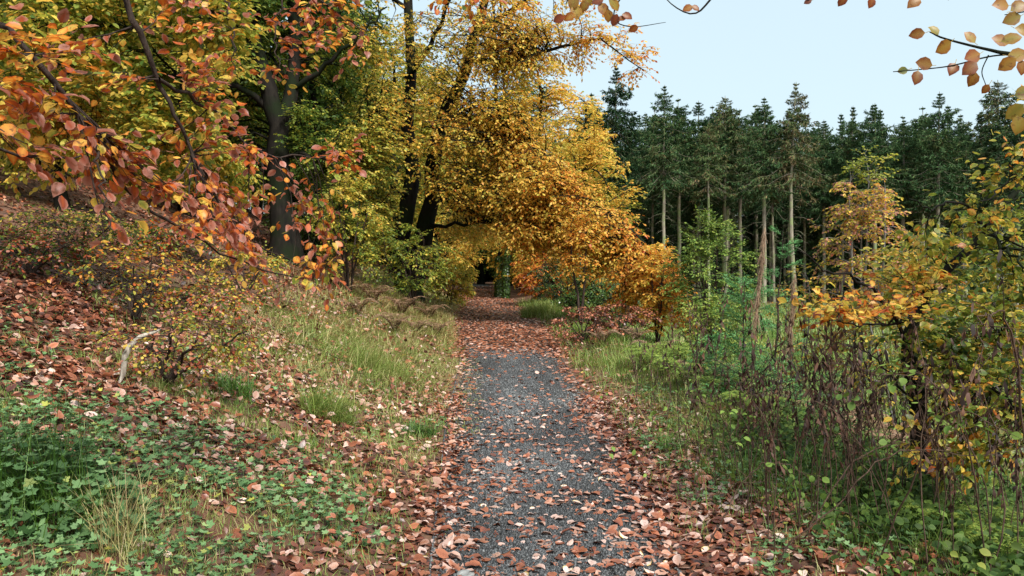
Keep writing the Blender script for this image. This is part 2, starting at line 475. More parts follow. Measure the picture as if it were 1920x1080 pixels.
def build_ground():
    xs = axis(-13, 9, .14, (-420, 420)); ys = axis(-1, 26, .14, (-300, 700))
    Xg, Yg = np.meshgrid(xs, ys); Z = ground(Xg, Yg)
    # sink the ground a little under the path sheet
    u = np.abs(Xg - path_c(Yg)) - path_hw(Yg)
    Z = Z - .02 * (1 - sstep(-.25, -.05, u)) * (Yg < 70)
    V = np.stack([Xg, Yg, Z], -1).reshape(-1, 3); nx = len(xs); ny = len(ys)
    i = np.arange(nx - 1)[None] + np.arange(ny - 1)[:, None] * nx
    q = np.stack([i, i + 1, i + 1 + nx, i + nx], -1).reshape(-1)
    mb = MB(); mb.add(V, q, np.full((nx - 1) * (ny - 1), 4))
    tag(mb.build('ground', M['ground'], smooth=True), kind='structure')
    ys = np.concatenate([np.arange(-6, 30, .12), np.arange(30, 72, .5)]); us = np.linspace(-1, 1, 22)
    Yp = ys[:, None] * np.ones((1, 22)); rag = 1 + .16 * (fbm(ys * 1.3, ys * 0 + 7, 5) - .5)
    Xp = path_c(Yp) + us[None] * (path_hw(Yp) * rag[:, None] * 1.03)
    V = np.stack([Xp, Yp, ground(Xp, Yp) + .004 - .02 * (np.abs(us[None]) > .98)], -1).reshape(-1, 3)
    i = np.arange(21)[None] + np.arange(len(ys) - 1)[:, None] * 22
    q = np.stack([i, i + 1, i + 23, i + 22], -1).reshape(-1)
    mb = MB(); mb.add(V, q, np.full(21 * (len(ys) - 1), 4))
    tag(mb.build('path', M['path'], smooth=True), kind='structure')


build_ground()


def scatter(rng, n, x0, x1, y0, y1, dens):
    x = rng.uniform(x0, x1, n); y = rng.uniform(y0, y1, n)
    k = rng.random(n) < dens(x, y)
    return x[k], y[k]


def in_view(x, y, m=.06, z=0):
    return (np.abs(x) < (.65 + m) * np.maximum(y, .5) + .3) & (y > 2.2)


# ---- grit on the path
def build_gravel():
    rng = np.random.default_rng(11)
    mb = MB()
    for n, y0, y1, s0, s1 in ((36000, 3.2, 8.5, .0045, .0115), (18000, 8.5, 16.5, .007, .014)):
        y = rng.uniform(y0, y1, n); x = path_c(y) + rng.normal(0, .48, n).clip(-1.05, 1.05) * path_hw(y)
        z = ground(x, y) + .004
        A = nrm(rng.normal(0, 1, (n, 3))); X, Y, Z = frame(A, rng.normal(0, 1, (n, 3)))
        s = rng.uniform(s0, s1, n) * rng.uniform(.7, 1.3, n)
        V = _ico * np.array([1, 1.4, .75])
        mb.inst((V, _icf, [3] * 20), np.stack([x, y, z], -1), X, Y, Z, np.stack([s, s], 1), np.clip(rng.beta(2, 3, n) - .09 + .8 * (fbm(x * 2.2, y * .9, 61) - .5), 0, 1))
    tag(mb.build('gravel', M['gravel']), 'dark wet grit loose on the path', None, None, 'stuff')


build_gravel()


def patch(x, y):
    """1 where grass wins, 0 where fallen leaves lie thick"""
    return .45 * fbm(x * .8 + 3, y * .8, 31, 4) + .55 * fbm(x * 2.3, y * 2.0, 32, 3)


# ---- fallen leaves
def litter_density(x, y):
    u = x - path_c(y); hw = path_hw(y); e = np.abs(u) - hw
    on = np.interp(y, [3, 4.5, 7, 10, 15.2, 16.2, 22, 30, 60], [.62, .54, .30, .17, .15, 1, 1, .75, .9])
    on = on * (.35 + 1.3 * fbm(x * 2.2, y * 2.2, 8))
    carpet = sstep(15.2, 16.4, y + (fbm(x * 2, y * 0, 4) - .5) * 2.2)
    on = np.maximum(np.where(carpet > .5, on, np.minimum(on, .6)), sstep(-.42, .02, e + .35 * (fbm(x * 1.2, y * 1.2, 19) - .5)) * .95)
    # strip of bare gravel at the very edge is hidden under leaves, more so on the right
    left = e.clip(0)
    p = patch(x, y)
    lb = .72 * (1 - sstep(.44, .62, p)) + .26
    lb = np.where(left > 3.0, .55 + .5 * lb, lb)             # hillside under the trees
    lb = lb * np.interp(left, [0, .3, .9, 1.6], [1.1, .55, .65, 1])
    rb = np.interp(e, [0, .25, .7, 1.6, 3], [1.25, 1.1, .75, .3, .12]) * np.interp(y, [4, 9, 14, 20], [1.1, .95, .75, .35])
    return np.clip(np.where(e < 0, on, np.where(u < 0, lb, rb)), 0, 1)


def lay_leaves(mb, x, y, rng, size, T, lift=.02, tilt=.28, dark=None):
    n = len(x)
    g = ground(x, y); N = gnormal(x, y)
    e = np.abs(x - path_c(y)) - path_hw(y)
    lf = np.where(e < -.1, .5, 1) * rng.uniform(.1, 1, n) ** 1.5 * lift
    p = np.stack([x, y, g + .006 + lf], -1)
    tl = np.where(e < -.1, tilt * .6, tilt)[:, None]
    Nn = nrm(N + rng.normal(0, 1, (n, 3)) * tl)
    a = rng.uniform(0, 2 * math.pi, n)
    X, Y, Z = frame(np.stack([np.cos(a), np.sin(a), np.zeros(n)], -1), Nn)
    Y = np.cross(Nn, X); Z = Nn
    up = rng.random(n) < .6
    s = size * rng.choice([.55, .75, .9, 1.0, 1.15], n) * rng.uniform(.85, 1.15, n)
    t = rng.beta(1.5, 1.8, n)
    t = np.where(rng.random(n) < .04, 1.0, t * .95)
    t = np.where((e < 0) & (y < 15), t * .8 + .18, t)
    # fresh russet carpet far along the path, darker wood floor uphill
    t = np.where((y > 15) & (e < .5), t * .62 + .16, t)
    hill = sstep(1.8, 4.5, np.where(x < path_c(y), e, 0)); t = t - .34 * hill - .16 * (fbm(x * 1.1, y * 1.1, 300) - .45) * 2
    mb.inst(T, p, X, Y, Z, np.stack([s, s], 1), np.clip(t, 0, 1), rng.uniform(.75, 1.2, n), np.where(up, 1.0, -1.0) * rng.uniform(.1, 1.6, n) ** 1.4)


def build_litter():
    rng = np.random.default_rng(12)
    mb = MB()
    # near: full leaf shape
    x, y = scatter(rng, 62000, -7, 5.5, 2.6, 10.5, lambda x, y: litter_density(x, y) * in_view(x, y) * np.interp(y, [3, 10], [1, .85]))
    lay_leaves(mb, x, y, rng, .071, T11)
    # older, dark and flattened leaves underneath
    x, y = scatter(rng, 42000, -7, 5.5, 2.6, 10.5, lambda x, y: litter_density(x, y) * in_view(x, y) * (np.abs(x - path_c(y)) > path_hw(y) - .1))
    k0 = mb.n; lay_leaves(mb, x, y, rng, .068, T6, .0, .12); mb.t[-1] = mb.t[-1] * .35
    # middle
    x, y = scatter(rng, 70000, -13, 8, 10.5, 26, lambda x, y: litter_density(x, y) * in_view(x, y) * .75)
    lay_leaves(mb, x, y, rng, .088, T6, .03)
    x, y = scatter(rng, 15000, -5, -.6, 4.5, 22, lambda x, y: in_view(x, y) * (x < path_c(y) - path_hw(y) - .15) * (.25 + .75 * sstep(.42, .6, fbm(x * 1.6, y * 1.6, 202))) * .75)
    k = y < 10.5
    lay_leaves(mb, x[k], y[k], rng, .074, T11, .09, .45); lay_leaves(mb, x[~k], y[~k], rng, .08, T6, .14, .45)
    # carpet on the path
    yy = rng.uniform(15, 40, 15000); xx = path_c(yy) + rng.uniform(-1.25, 1.25, 15000) * path_hw(yy)
    k = rng.random(15000) < litter_density(xx, yy)
    lay_leaves(mb, xx[k], yy[k], rng, .085, T6, .03)
    yy = rng.uniform(40, 62, 6000); xx = path_c(yy) + rng.uniform(-1.2, 1.2, 6000) * path_hw(yy)
    lay_leaves(mb, xx, yy, rng, .10, T6, .03)
    # far hillside
    x, y = scatter(rng, 34000, -30, -2, 24, 48, lambda x, y: litter_density(x, y) * in_view(x, y))
    lay_leaves(mb, x, y, rng, .13, T6, .04)
    tag(mb.build('fallen_leaves', M['litter']), 'russet and pale pink fallen beech leaves over path and bank', None, None, 'stuff')


build_litter()


# ---- grass
def blades(mb, x, y, rng, h, w, tint, spread=.5, lean=None):
    n = len(x)
    p = np.stack([x, y, ground(x, y) - .005], -1)
    a = rng.uniform(0, 2 * math.pi, n); l = np.abs(rng.normal(0, spread, n))
    d = nrm(np.stack([np.cos(a) * l, np.sin(a) * l, np.ones(n)], -1) + (0 if lean is None else lean))
    h_ = h * rng.uniform(.5, 1.25, n)
    Yx = d; zh = np.stack([d[:, 0] * 1 + 1e-3, d[:, 1], np.zeros(n)], -1) + rng.normal(0, .15, (n, 3))
    X, Y, Z = frame(Yx, zh)
    mb.inst(TBLADE, p, X, Y, Z, np.stack([w * np.ones(n), h_], 1), np.clip(tint, 0, 1), rng.uniform(.75, 1.25, n), rng.uniform(.3, 1.5, n))


def build_grass():
    rng = np.random.default_rng(13); mb = MB()

    def gd(x, y):
        u = x - path_c(y); e = np.abs(u) - path_hw(y); p = patch(x, y)
        left = (.85 * sstep(.42, .60, p) + .12) * (1 - .96 * sstep(2.4, 4.5, e))
        left = left * np.interp(e, [-.1, .1, .5], [0, .55, 1]) * (1 + sstep(7, 12, y) * .5 * (e < 3))
        right = np.interp(e, [0, .35, 1.2, 2], [.05, .15, .75, 1.0]) * np.interp(y, [3, 8, 11], [.45, .7, 1])
        mossy = ((u < 0) & (e < .12) & (e > -.3) & (y > 8) & (y < 15)) * .8
        return np.clip(np.where(e < 0, mossy, np.where(u < 0, left, right)), 0, 1)

    for n, y0, y1, x0, x1, h, w, per in ((9500, 2.8, 8, -6, 5, .075, .0042, 13), (15000, 8, 16, -9, 9, .105, .006, 12), (15000, 16, 34, -12, 12, .17, .011, 10)):
        x, y = scatter(rng, n, x0, x1, y0, y1, lambda a, b: gd(a, b) * in_view(a, b))
        u = x - path_c(y)
        base = np.where(u < 0, .56, .47) + (fbm(x * 1.3, y * 1.3, 77) - .5) * .75 + .16 * sstep(7, 12, y) * (u < 0)
        hh = h * (.5 + 1.1 * fbm(x * 1.7, y * 1.7, 55)) * np.where(np.abs(u) < path_hw(y) + .12, .35, 1)
        r = np.repeat(np.arange(len(x)), per)
        m = len(r); sp = .035 + y[r] * .004
        xx = x[r] + rng.normal(0, 1, m) * sp; yy = y[r] + rng.normal(0, 1, m) * sp
        blades(mb, xx, yy, rng, hh[r], w, base[r] + rng.normal(0, .12, m), .55)
    # long straw-coloured grass hanging over the bank top left of the path
    for (cx, cy, sd, n, t) in ((-2.0, 10.5, .55, 3500, .6), (-2.6, 13, .8, 5200, .66), (-2.2, 17.5, .7, 5200, .72), (-1.9, 21, .7, 5000, .76), (-2.9, 21, 1.4, 6000, .74),
                               (-2.8, 27, .8, 5000, .8), (-3.6, 33, .9, 3500, .7), (1.9, 19, .6, 3600, .5), (1.5, 24, .5, 3600, .55), (1.2, 31, .5, 3000, .5), (2.4, 14, .7, 4200, .52), (3.2, 12, .8, 3500, .6), (3.6, 9, .9, 2500, .5), (2.3, 8.2, .4, 1600, .6), (2.9, 10.2, .5, 2200, .66), (2.5, 4.8, .4, 1300, .25), (3.1, 5.6, .5, 1600, .3), (2.0, 6.2, .3, 900, .45)):
        x = rng.normal(cx, sd, n); y = rng.normal(cy, sd * 1.6, n); u = np.abs(x - path_c(y)) - path_hw(y)
        k = u > .12; x = x[k]; y = y[k]; m = len(x)
        blades(mb, x, y, rng, .26 * rng.uniform(.6, 1.2, m), .005 + .0003 * cy, rng.normal(t, .13, m), .6, np.array([.35 if cx < 0 else -.1, -.25, 0]))
    # bright green field grass on the low ground to the right
    x, y = scatter(rng, 52000, 2.5, 15, 6, 24, lambda a, b: in_view(a, b) * ((a - path_c(b)) > 2.6) * .9)
    blades(mb, x, y, rng, .24, .012, rng.normal(.40, .12, len(x)), .45)
    x, y = scatter(rng, 60000, 3, 36, 22, 56, lambda a, b: in_view(a, b) * ((a - path_c(b)) > 2.0) * .95)
    blades(mb, x, y, rng, .42, .03, rng.normal(.45, .18, len(x)), .45)
    tag(mb.build('grass', M['grass']), 'green and straw coloured grass on the banks', None, None, 'stuff')


build_grass()


# ---- low herbs, bottom left and under the right-hand shrubs
def build_herbs():
    rng = np.random.default_rng(14); mb = MB(); st = MB()

    def d1(x, y):
        u = -(x - path_c(y)) - path_hw(y)
        q = fbm(x * 1.9, y * 1.9, 91)
        return in_view(x, y) * sstep(.25, .8, u) * np.interp(y, [3.5, 4.6, 5.4, 6.4], [1, .95, .45, 0]) * sstep(.30, .46, q) * .95

    def lay(n, box, dens, size, lo, hi, tint):
        x, y = scatter(rng, n, *box, dens)
        m = len(x); h = rng.uniform(lo, hi, m)
        p = np.stack([x, y, ground(x, y) + h], -1)
        a = rng.uniform(0, 2 * math.pi, m)
        Nn = nrm(np.stack([rng.normal(0, .38, m), rng.normal(-.15, .38, m), np.ones(m)], -1))
        X, Y, Z = frame(np.stack([np.cos(a), np.sin(a), 0 * a], -1), Nn)
        s = size * rng.uniform(.55, 1.25, m)
        mb.inst(THERB, p, X, Y, Z, np.stack([s, s], 1), np.clip(rng.normal(tint, .22, m), 0, .97), rng.uniform(.7, 1.2, m), rng.uniform(.4, 1.8, m))
        g = p.copy(); g[:, 2] -= h; g[:, :2] += rng.normal(0, .012, (m, 2))
        mb.tubes(np.stack([g, (g + p) / 2 + rng.normal(0, .004, (m, 3)), p], 1), np.full((m, 3), .0011), 3)
    lay(19000, (-5, .3, 2.8, 6.8), d1, .044, .02, .085, .52)
    # sparse herbs elsewhere on the left and right banks
    lay(9000, (-5, -.5, 4, 12), lambda x, y: in_view(x, y) * (x < path_c(y) - .9) * sstep(.5, .62, fbm(x * 1.5, y * 1.5, 44)) * .8, .04, .02, .06, .45)
    lay(9000, (.9, 4.5, 3.2, 11), lambda x, y: in_view(x, y) * ((x - path_c(y)) > 1.0) * sstep(.42, .6, fbm(x * 1.6, y * 1.6, 40)) * .8, .045, .02, .10, .5)
    tag(mb.build('ground_herbs', M['herb']), 'small lobed green herb leaves creeping over the bank', None, None, 'stuff')
    # taller undergrowth at the lower right, shade among the stems put into its colour
    mb = MB()
    x, y = scatter(rng, 26000, 1.7, 5.5, 3.2, 8.0, lambda x, y: in_view(x, y) * sstep(1.35, 2.3, x - path_c(y)) * (.25 + sstep(.35, .6, fbm(x * 1.7, y * 1.7, 66))))
    m = len(x); h = rng.uniform(.05, 1, m) ** .8 * (.18 + .38 * sstep(1.6, 2.8, x - path_c(y)) * fbm(x * 2.1, y * 2.1, 12))
    p = np.stack([x, y, ground(x, y) + h], -1); a = rng.uniform(0, 2 * math.pi, m)
    Nn = nrm(np.stack([rng.normal(-.2, .5, m), rng.normal(-.3, .5, m), np.ones(m)], -1))
    X, Y, Z = frame(np.stack([np.cos(a), np.sin(a), -.3 + 0 * a], -1), Nn); s = .052 * rng.uniform(.5, 1.3, m)
    mb.inst(T11, p, X, Y, Z, np.stack([s * 1.15, s], 1), np.clip(rng.normal(.12, .25, m), 0, .85), rng.uniform(.4, 1.0, m), rng.uniform(.2, 1.8, m))
    st = p[rng.random(m) < .25]; g = st.copy(); g[:, 2] = ground(st[:, 0], st[:, 1]); g[:, :2] += rng.normal(0, .06, (len(g), 2))
    mb.tubes(np.stack([g, (g + st) / 2 + rng.normal(0, .01, g.shape), st], 1), np.full((len(g), 3), .0018), 3)
    tag(mb.build('undergrowth', M['herb']), 'green leafy undergrowth below the yellow bush, coloured dark for the shade among the stems', None, None, 'stuff')
    bpy.data.objects['undergrowth'].data.materials[0] = M['willow']


build_herbs()


# ================================================================== TREES
def t_beech_main(p, r):
    # greener deep in the crown and low left, more orange to the right
    t = .515 + .017 * (p[:, 0] + 1.0) + .09 * sstep(1.8, 4.2, p[:, 0]) + np.where(r.random(len(p)) < .2, .10, 0) - .03 * sstep(-2.5, -5, p[:, 0]) * 3 + .10 * (fbm(p[:, 0] * .9, p[:, 2] * .9 + p[:, 1] * .3, 70) - .5) * 2
    return t + r.normal(0, .075, len(p))


def px_blobs(rng, L):
    return add(*[blob(rng, P(a, b, d), r, n, sh) for (a, b, d, r, n, sh) in L])


def at(px, py, d):
    """point on the ground under that photo position at distance d"""
    x = (px - 960.0) / F * d
    return np.array([x, d, float(ground(x, d))])


def main_beech():
    rng = np.random.default_rng(21)
    b = at(768, 520, 25)
    b2 = b + np.array([0, 0, -.15])
    limbs = [
        ([b2, P(752, 450, 25), P(772, 360, 25), P(762, 260, 25), P(768, 150, 25), P(766, 20, 25), P(770, -120, 25)], .36, .10),
        ([P(765, 520, 25) - [0, 0, .3], P(800, 420, 24.8), P(812, 340, 24.6), P(832, 220, 24.3), P(866, 150, 24), P(895, 70, 23.8), P(920, -30, 23.6), P(930, -140, 23)], .33, .09),
        ([P(832, 220, 24.3), P(900, 230, 23.4), P(1000, 290, 22.5), P(1090, 370, 21.8), P(1180, 430, 21), P(1262, 560, 20.2)], .12, .02),
        ([P(815, 350, 24.6), P(880, 345, 24), P(945, 328, 23.3), P(1020, 333, 22.8), P(1080, 390, 22.2)], .13, .03),
        ([P(880, 110, 24), P(950, 120, 23), P(1040, 90, 22), P(1120, 80, 21.6), P(1210, 130, 21.3)], .09, .012),
        ([P(762, 260, 25), P(715, 220, 24), P(670, 250, 23), P(640, 320, 22.5)], .10, .02),
        ([P(762, 150, 25), P(820, 60, 24), P(860, -40, 23), P(900, -120, 22)], .10, .02),
        ([P(772, 360, 25), P(720, 370, 24), P(690, 420, 23.4), P(680, 470, 23)], .07, .015),
        ([P(895, 70, 23.8), P(1000, -10, 23), P(1080, -40, 22), P(1140, 0, 21)], .09, .02),
        ([P(812, 340, 24.6), P(850, 390, 26), P(900, 420, 28), P(940, 440, 29)], .09, .02),
        ([P(766, 20, 25), P(700, -20, 24), P(650, 0, 23), P(620, 70, 22)], .08, .02),
        ([P(800, 420, 24.8), P(860, 420, 23.5), P(950, 420, 22.5), P(1030, 430, 22)], .07, .02),
    ]
    B = px_blobs(rng, [
        (770, 110, 22.5, (1.9, 3, 1.9), 100, .1), (890, 90, 22.3, (1.5, 2, 1.7), 100, .1), (980, 70, 22.5, (1.1, 2, 1.4), 60, .1), (690, 300, 22, (1.2, 2, 1.6), 84, .1), (760, 250, 21.5, (1.3, 1.2, 1.2), 40, .1),
        (700, 420, 23, (.8, 1.6, .9), 24, .1), (870, 290, 22.3, (1.9, 1.8, 1.5), 165, .1), (950, 210, 22, (1.1, 1.8, 1.6), 125, .1), (1060, 60, 22, (1.3, 1.8, 1.3), 22, .1), (1150, 90, 21.5, (1.1, 1.2, .9), 16, .1),
        (995, 345, 21.3, (1.25, 1.7, 1.2), 150, .1), (1095, 430, 20.8, (1.0, 1.5, .85), 115, .1), (1190, 505, 20.4, (.75, 1.3, .7), 75, .1), (1000, 430, 22, (1.5, 1.8, .8), 70, .1),
        (980, 400, 24, (1.9, 2.4, .75), 85, .1), (880, 430, 27, (1.5, 2, .55), 50, .1), (860, -120, 23, (3.2, 3, 1.8), 60, .3), (1245, 555, 20.0, (.45, .9, .6), 64, .1), (1170, 560, 20.6, (.6, .9, .4), 26, .1), (1278, 600, 19.8, (.2, .5, .3), 14, .1), (1085, 500, 21, (.9, 1.2, .5), 26, .1),
        (870, 455, 31, (1.2, 2, .4), 26, .1)])
    return grow('beech_tree', b, limbs, B, rng, 'golden beech with a forked black trunk arching over the path', 'tree', t_beech_main,
                leaf=.090, twK=10, twL=.66, lfK=10, lfkeep=.62, droop=.12, maxd=4.2, sides=10, bmat='bark', ldroop=.35, wob=.05, t0=.2, br=.010, twig_r=.004, sweep=(.20, 0, -.12))


main_beech()


def twigs_bare(name, mats):
    pass


def dark_tree():
    rng = np.random.default_rng(22)
    b = at(535, 450, 21)
    limbs = [
        ([b - [0, 0, .2], P(528, 390, 21), P(522, 300, 21), P(515, 210, 21), P(500, 150, 21), P(482, 70, 21), P(476, -40, 21), P(470, -150, 21)], .38, .12),
        ([P(520, 260, 21), P(545, 170, 21.3), P(555, 60, 21.5), P(548, -40, 21.5), P(550, -150, 21.5)], .22, .10),
        ([P(515, 210, 21), P(440, 160, 20.5), P(380, 190, 20), P(330, 260, 19.5)], .10, .02),
        ([P(545, 170, 21.3), P(620, 120, 21), P(680, 60, 21), P(720, 20, 21)], .09, .02),
        ([P(482, 70, 21), P(400, 30, 20), P(300, 60, 19)], .10, .02),
        ([P(522, 300, 21), P(590, 290, 20.6), P(640, 330, 20.3), P(660, 400, 20)], .06, .015)]
    B = px_blobs(rng, [(430, 40, 20.5, (1.9, 2.4, 1.6), 60, .2), (600, 60, 22.5, (1.8, 2, 2.0), 62, .2), (600, 280, 21.5, (.9, 1.4, 1.5), 46, .2), (400, 220, 22, (1.5, 1.6, 1.5), 44, .2),
                       (520, -130, 21, (3, 3, 1.6), 50, .3), (630, 400, 21.5, (.6, 1, .8), 20, .2), (330, 330, 21.5, (1.3, 1.2, .8), 26, .2)])
    grow('beech_tree', b, limbs, B, rng, 'dark trunked forked beech standing on the leafy bank left of the golden one', 'tree',
         lambda p, r: .26 + .14 * (fbm(p[:, 0] * .7, p[:, 2] * .7, 8) - .5) * 2 + r.normal(0, .09, len(p)), leaf=.085, twK=10, twL=.6, lfK=10, droop=.12, sides=10, wob=.04, t0=.2, twig_r=.004)


dark_tree()


# ---- the wood behind: broadleaved trees copied from four grown ones
def wood_proto(seed, h, tm, label, loc, width=3.2, low=.12, group='broadleaved trees of the wood behind the bank', n=210):
    rng = np.random.default_rng(seed)
    b = np.array([0., 0, 0])
    lean = rng.normal(0, .6, 2)
    top = np.array([lean[0], lean[1], h])
    limbs = [([b - [0, 0, .3], [lean[0] * .2, lean[1] * .2, h * .3], [lean[0] * .6 + .2, lean[1] * .5, h * .65], top], .26, .05)]
    for i in range(9):
        z = h * rng.uniform(.22, .8); a = i * 2.4 + rng.uniform(-.4, .4); L = width * rng.uniform(.7, 1.05)
        c = np.array([lean[0] * z / h, lean[1] * z / h, z]); d = np.array([math.cos(a), math.sin(a), 0])
        limbs.append(([c, c + d * L * .4 + [0, 0, L * .3], c + d * L * .8 + [0, 0, L * .4], c + d * L + [0, 0, L * .1]], .10, .02))
    T_ = add(*[blob(rng, (0, 0, h * z), (width * w, width * w, h * .17), int(n * f), .5) for z, w, f in ((low + .08, .8, .2), (.42, 1.0, .26), (.6, 1.0, .24), (.78, .8, .2), (.93, .45, .1))])
    root, parts = grow('broadleaved_tree', b, limbs, T_, rng, label, 'tree', lambda p, r: tm + .10 * (fbm(p[:, 0] * .8, p[:, 2] * .8, seed) - .5) * 2 + r.normal(0, .08, len(p)),
                       group=group, leaf=.14, twK=9, twL=.8, lfK=10, droop=.1, maxd=6, sides=7, wob=.05, t0=.25, twig_r=.005)
    return root, parts


def wood():
    rng = np.random.default_rng(30)
    LW = ['dark green broadleaved tree with a thin black trunk in the wood behind the bank', 'yellow green broadleaved tree in the wood behind the bank',
          'golden brown broadleaved tree in the wood behind the bank', 'tall olive green broadleaved tree in the wood behind the bank']
    protos = [wood_proto(31, 12, .14, LW[0], 0), wood_proto(32, 10, .38, LW[1], 0), wood_proto(33, 11, .52, LW[2], 0, 3.4), wood_proto(34, 14, .24, LW[3], 0, 3.6, .14)]
    spots = [(-13.6, 24, 0), (-10.4, 27.5, 3), (-7.4, 29.5, 0), (-4.9, 32.5, 1), (-12, 19.5, 1), (-15.5, 27, 3), (-14, 33, 0), (-9.5, 34, 3), (-6.2, 38, 1), (-3.8, 40, 2),
             (-16.5, 21.5, 0), (-19, 30, 0), (-18.5, 38, 3), (-13, 40, 0), (-8.6, 43, 0), (-5.2, 47, 2), (-4.6, 54, 2), (-10.5, 50, 3), (-16, 47, 3), (-23, 36, 0), (-24, 45, 3), (-20, 52, 0),
             (-13, 58, 0), (-7.5, 60, 3), (-11.4, 15.2, 1), (-13.8, 16.5, 3), (-9.2, 22.5, 3),
             (.9, 47, 2), (1.5, 39, 2), (.6, 55, 3), (2.8, 52, 1), (3.6, 43, 2), (-5.4, 66, 0), (-2.9, 72, 0), (.4, 66, 0), (3.3, 63, 3), (-1.6, 80, 0), (-5.5, 80, 3), (2, 76, 3), (5.6, 57, 1), (-9.3, 74, 3), (5.8, 70, 0), (-14, 70, 0), (-19, 64, 3),
             (-26, 56, 0), (-29, 46, 3), (-27, 66, 0), (-34, 58, 3)]
    for i in range(46):
        y = rng.uniform(38, 92); x = rng.uniform(-.62 * y - 4, -9 - (y - 38) * .02)
        if rng.random() < .9: spots.append((x, y, int(rng.choice([0, 0, 3, 3, 1]))))
    for i in range(16):
        spots.append((rng.uniform(-9, 9), rng.uniform(84, 104), int(rng.choice([0, 3]))))
    used = set()
    for i, (x, y, k) in enumerate(spots):
        r, ch = protos[k]
        loc = (x, y, float(ground(x, y))); rz = rng.uniform(0, 6.28); s = rng.uniform(.85, 1.15)
        if k not in used:
            used.add(k); r.location = loc; r.rotation_euler = (0, 0, rz); r.scale = (s, s, s)
            first = (r, ch)
        else:
            copy_tree(r, ch, loc, rz, s)


wood()


# ---- ivy-clad trunk and its neighbour beside the far path
def ivy_trunk(px, d, top_px, w, label, seed):
    rng = np.random.default_rng(seed); b = at(px, 550, d)
    root = empty('ivy_clad_tree', b, label, 'tree')
    tp = P(px + 4, top_px - 60, d); t2 = P(px - 10, -40, d)
    q = smooth_poly([b - [0, 0, .2], (b + tp) / 2, tp, (tp + t2) / 2, t2], 20, .03, rng); R = np.linspace(w, w * .5, 20)
    mb = MB(); mb.tubes(q[None], R[None], 9); mb.build('trunk', M['bark'], root, b, True)
    n = 4200; k = rng.uniform(0, 1, n) ** 1.1; zt = P(px, top_px, d)[2]; zz = b[2] + k * (zt - b[2]); a = rng.uniform(0, 6.28, n)
    cx = np.interp(zz, q[:, 2], q[:, 0]); cy = np.interp(zz, q[:, 2], q[:, 1]); rr = w * (1.02 + .3 * fbm(a * 1.2, zz * 1.6, 5)) + rng.uniform(0, .06, n)
    rr = rr * np.where(k > .93, 1 - (k - .93) * 9, 1)
    p = np.stack([cx + rr * np.cos(a), cy + rr * np.sin(a), zz], -1)
    out = np.stack([np.cos(a), np.sin(a), .5 + 0 * a], -1) + rng.normal(0, .3, (n, 3))
    X, Y, Z = frame(np.stack([rng.normal(0, .5, n), rng.normal(0, .5, n), -np.ones(n)], -1), out)
    s = .10 * rng.uniform(.6, 1.2, n); m2 = MB(); m2.inst(T6, p, X, Y, Z, np.stack([s * 1.3, s], 1), rng.uniform(0, 1, n), rng.uniform(.7, 1.2, n)); m2.build('ivy', M['ivy'], root, b)


ivy_trunk(948, 38, 458, .10, 'thick trunk wrapped in bright green ivy at the right edge of the far path', 41)
ivy_trunk(934, 40, 478, .13, 'darker trunk just left of the bright ivy one by the far path', 42)


